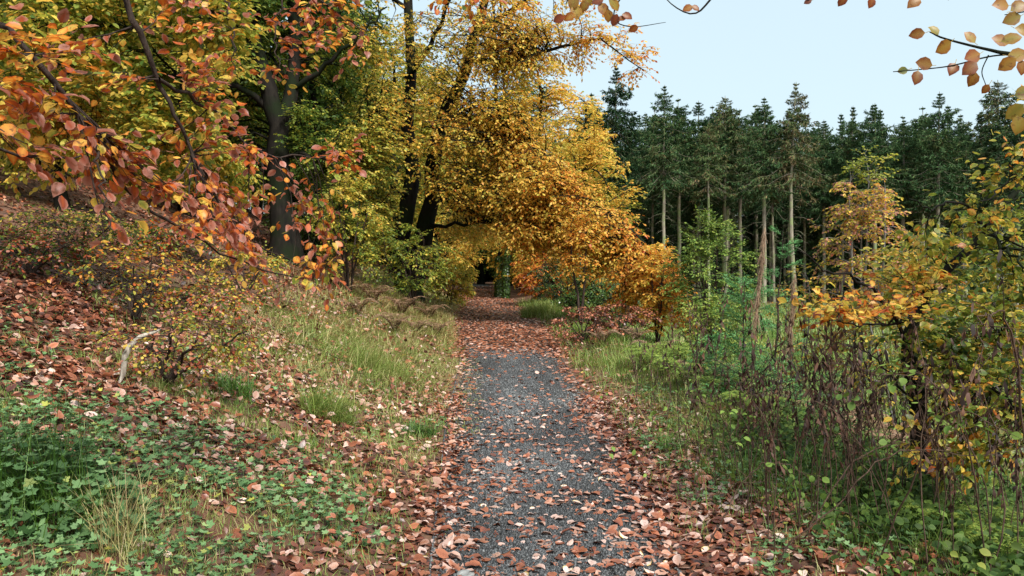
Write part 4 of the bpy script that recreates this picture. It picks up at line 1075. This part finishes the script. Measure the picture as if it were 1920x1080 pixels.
    mb.inst(T11, pos - Y * s[:, None] * .5, X, Y, Z, np.stack([s * 1.15, s], 1), np.array([l[4] for l in Ls]) + .06, rng.uniform(.36, .56, n), rng.uniform(.3, 1.2, n))  # low leaf value paints in the dimness of backlit leaves
    st = pos - Y * s[:, None] * .5; e = st - Y * .012 + [0, 0, .003]
    mb.tubes(np.stack([st, (st + e) / 2, e], 1), np.full((n, 3), .0009), 3)
    mb.build('twig_tip_leaves', M['leaf_near'], root, b)
    # overhead beech on the near right of the path: only its lowest twigs show at the top of the view
    b = np.array([2.3, -.9, float(ground(2.3, -.9))])
    limbs = [([b - [0, 0, .2], b + [0, 0, 3], b + [0, .1, 5], b + [0, .2, 8]], .2, .07),
             ([b + [0, 0, 3.3], [1.5, 1.2, 4.1], [.9, 2.6, 3.25], P(1130, -80, 3.5), P(1080, -20, 3.5), P(1060, 10, 3.5)], .014, .002), ([[.9, 2.6, 3.25], P(1190, -40, 3.6), P(1150, 30, 3.6), P(1180, 52, 3.6), P(1247, 44, 3.6)], .006, .0012),
             ([b + [0, 0, 3.6], [2, 1.5, 4.2], P(1430, -120, 3.3), P(1340, -10, 3.3), P(1300, 28, 3.3), P(1255, 8, 3.3), P(1230, -30, 3.3)], .010, .001)]
    B = blob(rng, b + [.2, -.8, 7.2], (1.6, 1.4, 1.1), 20, .3)
    root, ch = grow('beech_tree', b, limbs, B, rng, 'beech beside the viewpoint, only its lowest twigs show at the top of the view', 'tree', ty(.66, .08, 3), leaf=.08, twK=5, twL=.3, lfK=6, droop=.08, maxd=2.5, t0=.2, wob=0,
                    sides=7, limbn=24, br=.005)
    Ls = [(1048, 38, .05, .82, 200), (1075, 8, .06, .56, 250), (1080, 25, .062, .54, 270), (1068, 35, .05, .66, 200), (1100, 0, .06, .52, 300), (1130, 20, .06, .64, 300), (1150, 12, .06, .52, 320), (1152, 40, .05, .85, 250), (1175, 33, .045, .74, 340), (1187, 56, .04, .74, 200),
          (1288, 18, .04, .68, 200), (1302, 18, .035, .70, 330), (1120, 5, .05, .8, 200), (1095, 14, .05, .6, 240), (1140, 32, .05, .62, 270), (1165, 38, .04, .72, 200)]
    mb = MB(); n = len(Ls); pos = np.array([P(l[0], l[1], 3.5 if l[0] < 1250 else 3.3) for l in Ls]); s = np.array([l[2] for l in Ls]) * 1.15; an = np.radians([l[4] for l in Ls])
    Yd = np.stack([np.cos(an), rng.normal(0, .2, n), np.sin(an)], -1); X, Y, Z = frame(Yd, np.array([0, -1, .25]) + rng.normal(0, .14, (n, 3)))
    mb.inst(T11, pos - Y * s[:, None] * .5, X, Y, Z, np.stack([s * 1.1, s], 1), np.array([l[3] for l in Ls]) + .05, rng.uniform(.4, .65, n), rng.uniform(.3, 1.2, n))  # backlit look against the sky put into the leaf colour here too
    mb.build('twig_tip_leaves', M['leaf_near'], root, b)


right_beech()


# ---- dry stalks of last summer's herbs
def stalk_proto(seed, h, nl):
    rng = np.random.default_rng(seed); root = empty('withered_stalk', (0, 0, 0), 'dry dark brown herb stalk with shrivelled hanging leaves on the right verge', 'stalk', 'withered stalks on the right verge')
    q = smooth_poly([[0, 0, -.03], [rng.normal(0, .02), rng.normal(0, .02), h * .4], [rng.normal(0, .06), rng.normal(0, .05), h * .75], [rng.normal(0, .14), rng.normal(0, .1), h]], 10, .004, rng)
    R = np.linspace(.0042, .0018, 10); mb = MB(); mb.tubes(q[None], R[None], 5)
    Br, BR = spawn(q[None], R[None], 5, rng, .5, .98, 30, .22 * h, .4, -.02, .08, 4, .2, .5, .6, .0014); mb.tubes(Br, BR, 3); a = mb.build('stem', M['dead_stem'], root)
    m2 = MB(); t = np.sort(rng.uniform(.25, 1, nl)) ** .8 * 8.99; i = t.astype(int); p = q[i] + (q[i + 1] - q[i]) * (t - i)[:, None]
    p2 = Br[:, 1:].reshape(-1, 3); p2 = p2[rng.random(len(p2)) < .7]; p = np.concatenate([p, p2]); n = len(p)
    d = np.stack([rng.normal(0, .35, n), rng.normal(0, .35, n), -np.ones(n)], -1); X, Y, Z = frame(d, rng.normal(0, 1, (n, 3)))
    s = rng.uniform(.03, .085, n); m2.inst(TCURL, p, X, Y, Z, np.stack([s * .85, s], 1), rng.uniform(0, .75, n), rng.uniform(.7, 1.2, n), rng.uniform(.5, 2.5, n)); b = m2.build('withered_leaves', M['dead'], root)
    return root, [a, b]


M['dead_stem'] = bark_mat('dry stem', (.035, .02, .014), (.15, .10, .07), 40)


def stalks():
    rng = np.random.default_rng(100); P_ = [stalk_proto(101 + i, h, nl) for i, (h, nl) in enumerate([(1.0, 11), (1.15, 15), (.9, 6), (1.3, 18), (1.05, 2), (.8, 9)])]
    used = set(); spots = []
    cl = [(1270, 800, 8.0, .35, 8), (1235, 760, 9.5, .3, 5), (1355, 850, 6.2, .3, 9), (1440, 820, 6.2, .35, 9), (1500, 900, 5.0, .3, 13), (1560, 900, 5.2, .35, 15), (1640, 900, 5.0, .35, 15), (1400, 960, 4.7, .22, 7), (1600, 820, 6.5, .5, 18), (1720, 900, 4.8, .3, 8), (1830, 960, 4.1, .28, 10), (1880, 900, 4.8, .3, 7), (1310, 700, 9, .6, 4), (1500, 760, 8, .7, 6)]
    for px, py, d, sd, n in cl:
        c = at(px, py, d)
        for _ in range(n): spots.append((c[0] + rng.normal(0, sd), c[1] + rng.normal(0, sd)))
    for i, (x, y) in enumerate(spots):
        if x - path_c(y) < 1.15: x = path_c(y) + 1.15 + rng.uniform(0, .3)
        k = i % 6; r, ch = P_[k]; s = rng.uniform(.75, 1.15); loc = (x, y, float(ground(x, y)))
        if k not in used: used.add(k); r.location = loc; r.rotation_euler = (0, 0, rng.uniform(0, 6)); r.scale = (s, s, s)
        else: copy_tree(r, ch, loc, rng.uniform(0, 6.28), s, tilt=rng.normal(0, .12))


stalks()


def plume(px, top, bot, d, label, seed, lean):
    """dead tall herb with a drooping shaggy straw head"""
    rng = np.random.default_rng(seed); b = at(px, bot, d); tp = P(px + lean, top, d)
    root = empty('dead_plume', b, label, 'dead plant'); q = smooth_poly([b - [0, 0, .05], b * .6 + tp * .4 + [.0, 0, .05], b * .25 + tp * .75, tp], 14, .006, rng)
    mb = MB(); mb.tubes(q[None], np.linspace(.008, .003, 14)[None], 5); mb.build('stem', M['dead_stem'], root, b)
    n = 420; t = rng.uniform(.42, 1, n) * 12.99; i = t.astype(int); p = q[i] + (q[i + 1] - q[i]) * (t - i)[:, None]
    dd = nrm(np.stack([rng.normal(-.12, .16, n), rng.normal(0, .16, n), -np.ones(n)], -1)); L = rng.uniform(.08, .28, n) * (1.15 - t / 13 * .5)
    k = np.linspace(0, 1, 4)[None, :, None]; Pt = p[:, None] + dd[:, None] * L[:, None, None] * k + rng.normal(0, .006, (n, 4, 3)) * k
    m2 = MB(); m2.tubes(Pt, np.linspace(.0035, .0015, 4)[None] * rng.uniform(.7, 1.3, (n, 1)), 3); m2.t[-1] = rng.uniform(0, 1, len(m2.t[-1])).astype(np.float32); m2.build('seed_head', M['straw'], root, b)


plume(1405, 425, 700, 8.5, 'dead plant with a shaggy straw brown drooping head before the spruce trunks', 110, 28)
plume(1470, 512, 700, 9.0, 'smaller drooping straw brown dead plant right of the taller shaggy one', 111, 22)


# ---- young spruces
def young_spruce(base, h, wd, label, seed, sparse=1.0, lean=(0, 0)):
    rng = np.random.default_rng(seed); b = np.asarray(base, float); root = empty('young_spruce', b, label, 'young spruce')
    q = smooth_poly([b - [0, 0, .03], b + [lean[0] * .3, lean[1] * .3, h * .4], b + [lean[0], lean[1], h]], 12, .006, rng); R = np.linspace(.022, .004, 12)
    mb = MB(); mb.tubes(q[None], R[None], 6)
    Br, BR = spawn(q[None], R[None], int(34 * sparse * h / 1.6), rng, .06, .97, 68, wd, .25, -.03, .04, 6, .0, .22, .45, .003); mb.tubes(Br, BR, 4)
    Tw, TR = spawn(Br, BR, 12, rng, .2, .95, 55, wd * .38, .3, -.02, .04, 4, .9, .4, .5, .0015); mb.tubes(Tw, TR, 3); mb.build('trunk', M['twig'], root, b)
    m2 = MB(); leaves_on(m2, Tw, rng, 22, .028, lambda p, r: r.uniform(.2, 1, len(p)), TNARROW, 48, 0, .6, .05, 1, 1.1)
    leaves_on(m2, Br, rng, 50, .028, lambda p, r: r.uniform(.2, 1, len(p)), TNARROW, 48, 0, .6, .15, 1, 1.1); leaves_on(m2, q[None, 7:], rng, 40, .03, lambda p, r: r.uniform(.2, 1, len(p)), TNARROW, 48, 0, .6, .05, 1, 1.1)
    m2.build('needles', M['young_spruce'], root, b)


young_spruce(at(1395, 735, 9.0), 1.5, .75, 'bushy bright green young spruce behind the dry stalks', 120, 1.6)
young_spruce(at(1330, 690, 10.5), .8, .5, 'small green young spruce left of the bushy one', 121, 1.4)
young_spruce(at(1450, 680, 10.0), 2.4, .55, 'tall sparse pale green young spruce by the dead plumes', 122, .55, (.12, 0))
young_spruce(at(1560, 760, 9.5), .8, .6, 'low spreading young spruce on the bright grass', 123, 1.2)


# ---- ferns
def fern_proto(seed, nf, L, mat, label, group, t0=.0):
    rng = np.random.default_rng(seed); root = empty('fern', (0, 0, 0), label, 'fern', group); fr = []
    for i in range(nf):
        a = 2.4 * i; d = np.array([math.cos(a), math.sin(a), 0]); l = L * rng.uniform(.75, 1.1)
        fr.append(smooth_poly([[0, 0, 0], d * l * .2 + [0, 0, l * .45], d * l * .55 + [0, 0, l * .68], d * l * .95 + [0, 0, l * rng.uniform(.4, .62)]], 12))
    fr = np.array(fr); mb = MB(); mb.tubes(fr, np.linspace(.004, .001, 12)[None] * np.ones((nf, 1)), 3); a_ = mb.build('stems', M['twig'], root)
    m2 = MB(); K = 30
    t = np.linspace(.15, .99, K); ti = (t * 10.99); i = ti.astype(int); f = (ti - i)[None, :, None]
    p = fr[:, i] * (1 - f) + fr[:, i + 1] * f; tan = nrm(fr[:, i + 1] - fr[:, i]); wdt = L * .24 * np.sin(np.clip(t * 1.1, 0, 1) * math.pi * .92 + .12) ** .8
    for sg in (-1, 1):
        side = nrm(np.cross(tan, [0, 0, 1.])) * sg; d = nrm(side + tan * .35 + rng.normal(0, .08, side.shape) + [0, 0, -.15])
        pp = p.reshape(-1, 3); dd = d.reshape(-1, 3); ww = (wdt[None] * np.ones((nf, 1))).ravel() * rng.uniform(.85, 1.1, len(pp)); X, Y, Z = frame(dd, np.array([0, 0, 1.]) + rng.normal(0, .15, (len(pp), 3)))
        # each pinna: small leaflets
        for k in range(7):
            q = pp + Y * (ww * (k + .3) / 7)[:, None]; sz = ww * .26 * (1 - k / 8.5)
            for s2 in (-1, 1):
                D = nrm(X * s2 + Y * .5); Xa, Ya, Za = frame(D, Z); m2.inst(T6, q, Xa, Ya, Za, np.stack([sz * .9, sz], 1), rng.uniform(t0, t0 + .5, len(q)), rng.uniform(.8, 1.2, len(q)))
    b_ = m2.build('fronds', mat, root); return root, [a_, b_]


def ferns():
    rng = np.random.default_rng(130); G = 'green ferns on the right bank'
    A = fern_proto(131, 9, .62, M['willow'], 'bright green fern among the stalks right of the path', G, .35); B = fern_proto(132, 8, .5, M['straw'], 'withered tan fern drooping among the grass beside the path', 'withered ferns beside the path', 0)
    ua = ub = False
    for px, py, d, s, which in ((1245, 680, 11.5, 1.1, 0), (1290, 700, 10.5, 1.0, 0), (1215, 690, 12.5, .9, 0), (1345, 730, 9.2, .9, 0), (1420, 760, 8.2, .8, 0), (1260, 640, 14, 1.2, 0), (1300, 650, 13, 1.1, 1), (1350, 640, 14, 1.2, 1), (1230, 650, 15, 1.2, 1), (1570, 690, 10, 1.2, 1), (1620, 700, 9, 1.2, 1),
                                (1660, 720, 8.5, 1.1, 1), (1700, 700, 9.5, 1.3, 1), (1750, 720, 9, 1.2, 1), (1590, 660, 12, 1.4, 1), (1480, 660, 12, 1.3, 1), (1850, 960, 4.6, .55, 0), (1760, 980, 4.6, .5, 0), (1900, 1030, 4.2, .6, 0), (1130, 640, 16, 1.0, 1), (1190, 640, 17, 1.1, 1), (700, 500, 19, 1.5, 1), (755, 535, 19, 1.4, 1), (805, 545, 21, 1.3, 1), (640, 490, 20, 1.5, 1), (740, 560, 15, 1.1, 1), (670, 540, 15.5, 1.1, 1), (590, 480, 19, 1.4, 1), (820, 560, 18, 1.0, 1), (780, 560, 17, 1.0, 1), (1025, 560, 33, 1.8, 1), (1000, 555, 36, 1.8, 1), (1800, 700, 9.5, 1.2, 0)):
        c = at(px, py, d); r, ch = (A, B)[which]
        if (which == 0 and not ua) or (which == 1 and not ub):
            r.location = Vector(c); r.scale = (s, s, s)
            if which == 0: ua = True
            else: ub = True
        else: copy_tree(r, ch, c, rng.uniform(0, 6.28), s)


ferns()


# ---- brambles arching over the lower right
def bramble(seed, pts, label, leaves=26, dead=False, r=.0045):
    rng = np.random.default_rng(seed); q = smooth_poly(pts, 24, .008, rng); b = q[0].copy(); root = empty('bramble', b, label, 'bramble')
    mb = MB(); R = np.linspace(r, r * .35, 24); mb.tubes(q[None], R[None], 6)
    Br, BR = spawn(q[None], R[None], 9, rng, .25, .98, 45, .28, .4, .06, .1, 5, .3, .6, .5, .0015); mb.tubes(Br, BR, 4); mb.build('stem', M['dead_stem'], root, b)
    m2 = MB(); leaves_on(m2, Br, rng, 4, .042 if not dead else .055, lambda p, rr: rr.uniform(.1, .6, len(p)) if not dead else rr.uniform(0, .8, len(p)), T11 if not dead else TCURL, 50, .5 if not dead else 2.5, .4, .3, 1, 1.2, .8 if not dead else .7)
    m2.build('leaves', M['willow'] if not dead else M['dead'], root, b)


bramble(140, [at(1420, 1080, 4.1), P(1560, 960, 4.0), P(1680, 850, 4.0), P(1830, 855, 4.1), P(1960, 840, 4.3)], 'long brown bramble arching up from the bottom toward the right edge', dead=True)
bramble(141, [at(1640, 1060, 4.0), P(1760, 800, 3.7), P(1850, 790, 3.6), P(1960, 870, 3.5)], 'bramble stem crossing in front of the dark beech trunk')
bramble(142, [at(1700, 880, 5.0), P(1740, 740, 4.8), P(1640, 700, 4.6), P(1560, 680, 4.5)], 'dead bramble with black shrivelled leaves arching left over the bright grass', dead=True)
bramble(143, [at(1500, 1000, 4.5), P(1600, 870, 4.6), P(1740, 830, 4.8), P(1800, 930, 4.9)], 'low bramble looping over the dark undergrowth')
bramble(144, [P(1960, 600, 3.4) * [1, 1, 0] + [0, 0, float(ground(2.3, 3.4))], P(1900, 640, 3.2), P(1860, 590, 3.1), P(1835, 610, 3.0), P(1845, 700, 3.0)], 'bent dry stem with hanging black leaves close to the right edge', dead=True)
bramble(145, [at(1860, 1060, 3.9), P(1810, 800, 3.8), P(1720, 700, 3.9), P(1600, 740, 4.1)], 'thin bramble arching left from the lower right corner')
bramble(146, [at(1330, 1000, 4.6), P(1400, 900, 4.6), P(1470, 870, 4.6), P(1560, 930, 4.6)], 'short bramble at the leafy edge near the nearest stalks')


def tangle():
    rng = np.random.default_rng(180)
    proto = None; grp = 'thin stems tangled in the right verge'
    P_ = []
    for i in range(4):
        root = empty('tangled_stem', (0, 0, 0), 'thin leaning brown stem tangled in the growth on the right verge', 'stem', grp)
        L = .7 + .25 * i; q = smooth_poly([[0, 0, -.03], [L * .15, 0, L * .45], [L * .45, .03, L * .75], [L * .95, 0, L * (.62 - .12 * i)]], 14, .012, rng); mb = MB(); R = np.linspace(.0032, .0012, 14); mb.tubes(q[None], R[None], 4)
        Br, BR = spawn(q[None], R[None], 7, rng, .3, .98, 45, .22, .5, .02, .14, 5, .3, .6, .6, .0011); mb.tubes(Br, BR, 3); a = mb.build('stem', M['dead_stem'], root)
        m2 = MB(); leaves_on(m2, Br, rng, 4, .04, lambda p, r: r.uniform(.1, .6, len(p)) if i % 2 else r.uniform(.0, .7, len(p)), T11 if i % 2 else TCURL, 50, .5, .5, .2, 1, 1, .7); b = m2.build('leaves', M['willow'] if i % 2 else M['dead'], root); P_.append((root, [a, b]))
    used = set()
    for i in range(60):
        px = rng.uniform(1270, 1930); d = rng.uniform(3.9, 9.0); x = (px - 960) / F * d
        if x - path_c(d) < 1.25: continue
        k = i % 4; r, ch = P_[k]; loc = (x, d, float(ground(x, d))); rz = rng.uniform(0, 6.28); s = rng.uniform(.6, 1.15)
        if k not in used: used.add(k); r.location = loc; r.rotation_euler = (0, 0, rz); r.scale = (s, s, s)
        else: copy_tree(r, ch, loc, rz, s, tilt=rng.normal(0, .2))


tangle()


# ---- rushes, tussocks, stick, stone at the left
def tuft(name, base, n, h, spread, w, tint, label, cat, seed, sp=.35, mat='grass', lean=None):
    rng = np.random.default_rng(seed); mb = MB(); a = rng.uniform(0, 6.28, n); r = spread * rng.random(n) ** .6
    x = base[0] + r * np.cos(a); y = base[1] + r * np.sin(a); blades(mb, x, y, rng, h, w, rng.normal(tint, .10, n), sp, lean)
    tag(mb.build(name, M[mat], None, base), label, cat).location = Vector([float(c) for c in base])


tuft('rush_clump', at(110, 960, 3.7), 46, .62, .13, .0042, .12, 'clump of tall dark green rushes at the left edge', 'rushes', 150, .16)
tuft('grass_tussock', at(60, 1000, 3.6), 300, .42, .25, .0045, .30, 'dark green grass tussock around the foot of the rushes', 'tussock', 151, .6)
tuft('grass_tussock', at(610, 730, 7.6), 900, .34, .26, .0045, .52, 'large yellow green grass tussock on the bank near the path', 'tussock', 152, .7, lean=np.array([.3, -.2, 0]))
tuft('grass_tussock', at(790, 770, 7.9), 420, .16, .17, .006, .14, 'small dark green tussock at the left edge of the path', 'tussock', 153, .8)
tuft('grass_tussock', at(700, 640, 10.5), 900, .34, .35, .005, .60, 'straw tinted tussock above the large yellow green one', 'tussock', 154, .7, lean=np.array([.3, -.2, 0]))
tuft('grass_tussock', at(220, 990, 3.6), 160, .38, .12, .0035, .80, 'thin clump of dry straw stems among the low herbs', 'tussock', 155, .5)
tuft('grass_tussock', at(440, 705, 7.2), 380, .24, .2, .0055, .28, 'green tussock left of the large yellow green one', 'tussock', 156, .8)
tuft('grass_tussock', at(1255, 830, 7.2), 300, .17, .12, .005, .32, 'small green tussock in the leaves right of the path', 'tussock', 157, .8)
tuft('grass_tussock', at(1010, 600, 24), 1400, .5, .55, .012, .56, 'pale tufted grass beside the right edge of the leaf covered path', 'tussock', 158, .6)


def mound_herbs():
    """taller herb hummock by the rushes"""
    rng = np.random.default_rng(160); c = at(95, 960, 3.75); n = 900; mb = MB(); v = nrm(rng.normal(0, 1, (n, 3))); v[:, 2] = np.abs(v[:, 2]); p = c + v * np.array([.42, .38, .30]) * rng.uniform(.75, 1.05, (n, 1))
    p[:, 2] += ground(p[:, 0], p[:, 1]) - c[2]; a = rng.uniform(0, 6.28, n); Nn = nrm(v + [0, -.1, .7] + rng.normal(0, .3, (n, 3))); X, Y, Z = frame(np.stack([np.cos(a), np.sin(a), 0 * a], -1), Nn); s = .05 * rng.uniform(.6, 1.3, n)
    mb.inst(THERB, p, X, Y, Z, np.stack([s, s], 1), np.clip(rng.normal(.42, .2, n), 0, .95), rng.uniform(.7, 1.2, n), rng.uniform(.4, 1.6, n))
    root = empty('herb_hummock', c, 'rounded hummock of lobed green leaves around the rushes at bottom left', 'herbs'); mb.build('leaves', M['herb'], root, c)
    m2 = MB(); g = c + (p - c) * [.25, .25, 0]; g[:, 2] = ground(g[:, 0], g[:, 1]); m2.tubes(np.stack([g, g * .4 + p * .6 + [0, 0, .02], p], 1)[::2], np.full((len(p[::2]), 3), .0013), 3); m2.build('stems', M['ivy'], root, c)


mound_herbs()


def stick():
    rng = np.random.default_rng(170); e = at(232, 682, 6.2); q = smooth_poly([at(222, 690, 6.1) + [0, 0, .02], P(238, 660, 6.15), P(256, 636, 6.25), P(300, 618, 6.5)], 12, .004, rng)
    mb = MB(); R = np.array([.008, .021, .023, .024, .022, .023, .021, .021, .019, .016, .014, .006]); mb.tubes(q[None], R[None], 8); b = q[0].copy()
    o = mb.build('fallen_stick', M['birchbark'], None, b, True); o.location = Vector(b); tag(o, 'short pale bent stick sticking out of the leaves on the slope', 'stick')
    for i, (px, py, d, s, lab) in enumerate(((872, 1068, 4.2, .05, 'pale grey stone at the left edge of the path at the bottom'),)):
        c = at(px, py, d); V = _ico.copy(); me = MB(); V2 = np.concatenate([V]); me.add(V2 * [s * 1.3, s, s * .6] * (1 + rng.normal(0, .08, (12, 1))), _icf, [3] * 20)
        o = me.build('stone', M['stone'], None, None, True); o.location = Vector(c + [0, 0, s * .2]); md = o.modifiers.new('sub', 'SUBSURF'); md.levels = md.render_levels = 2; tag(o, lab, 'stone')
    # dead twigs lying on the bank
    for i, (a, b_, lab) in enumerate((((300, 900, 4.6), (480, 800, 5.6), 'thin dark twig lying across the leaves in the lower left'), ((560, 560, 10), (700, 600, 9.5), 'thin bare twig lying in the straw grass on the bank'))):
        A = at(*a) + [0, 0, .05]; B_ = at(*b_) + [0, 0, .06]; q = smooth_poly([A, A * .6 + B_ * .4 + [0, 0, .07], A * .25 + B_ * .75 + [0, 0, .03], B_], 12, .008, rng); mb = MB(); mb.tubes(q[None], np.linspace(.006, .002, 12)[None], 5)
        Tw, TR = spawn(q[None], np.linspace(.006, .002, 12)[None], 6, rng, .2, .95, 40, .25, .4, .1, .06, 4, .5); mb.tubes(Tw, TR, 3)
        o = mb.build('fallen_twig', M['twig'], None, A); o.location = Vector(A); tag(o, lab, 'twig')


stick()

# ================================================================== CAMERA, LIGHT
cam = bpy.data.cameras.new('camera'); co = bpy.data.objects.new('camera', cam); COL.objects.link(co)
cam.sensor_width = 36; cam.lens = 36 * F / 1920; cam.clip_end = 3000; cam.clip_start = .05
co.location = (0, 0, CAMZ); co.rotation_euler = (math.radians(90) - math.atan(20 / F), 0, 0)
scene.camera = co

SUN_EL, SUN_AZ = math.radians(48), math.radians(148)   # azimuth clockwise from +Y
w = bpy.data.worlds.new('World'); scene.world = w; w.use_nodes = True
nt = w.node_tree; nt.nodes.clear()
sky = nt.nodes.new('ShaderNodeTexSky'); sky.sky_type = 'NISHITA'; sky.sun_disc = False; sky.sun_elevation = SUN_EL; sky.sun_rotation = SUN_AZ; sky.dust_density = 2.0; sky.air_density = 1.0
mx = nt.nodes.new('ShaderNodeMixRGB'); mx.inputs[0].default_value = .86; mx.inputs[2].default_value = (2.16, 2.66, 2.80, 1)
bg = nt.nodes.new('ShaderNodeBackground'); bg.inputs[1].default_value = .12
ow = nt.nodes.new('ShaderNodeOutputWorld')
nt.links.new(sky.outputs[0], mx.inputs[1]); nt.links.new(mx.outputs[0], bg.inputs[0]); nt.links.new(bg.outputs[0], ow.inputs[0])
sl = bpy.data.lights.new('sun', 'SUN'); sl.energy = 2.3; sl.angle = math.radians(14); sl.color = (1, .96, .90)
so = bpy.data.objects.new('sun', sl); COL.objects.link(so)
dv = Vector((math.sin(SUN_AZ) * math.cos(SUN_EL), math.cos(SUN_AZ) * math.cos(SUN_EL), math.sin(SUN_EL)))
so.rotation_euler = dv.to_track_quat('Z', 'Y').to_euler(); so.location = (5, -10, 20)
vs = scene.view_settings; scene.display_settings.display_device = 'sRGB'
vs.view_transform = 'Standard'; vs.look = 'None'; vs.gamma = 1; vs.use_curve_mapping = False; vs.exposure = 1.5
scene.cycles.max_bounces = 5; scene.cycles.diffuse_bounces = 3; scene.cycles.glossy_bounces = 2; scene.cycles.transmission_bounces = 3
scene.cycles.caustics_reflective = False; scene.cycles.caustics_refractive = False
scene.cycles.use_denoising = True
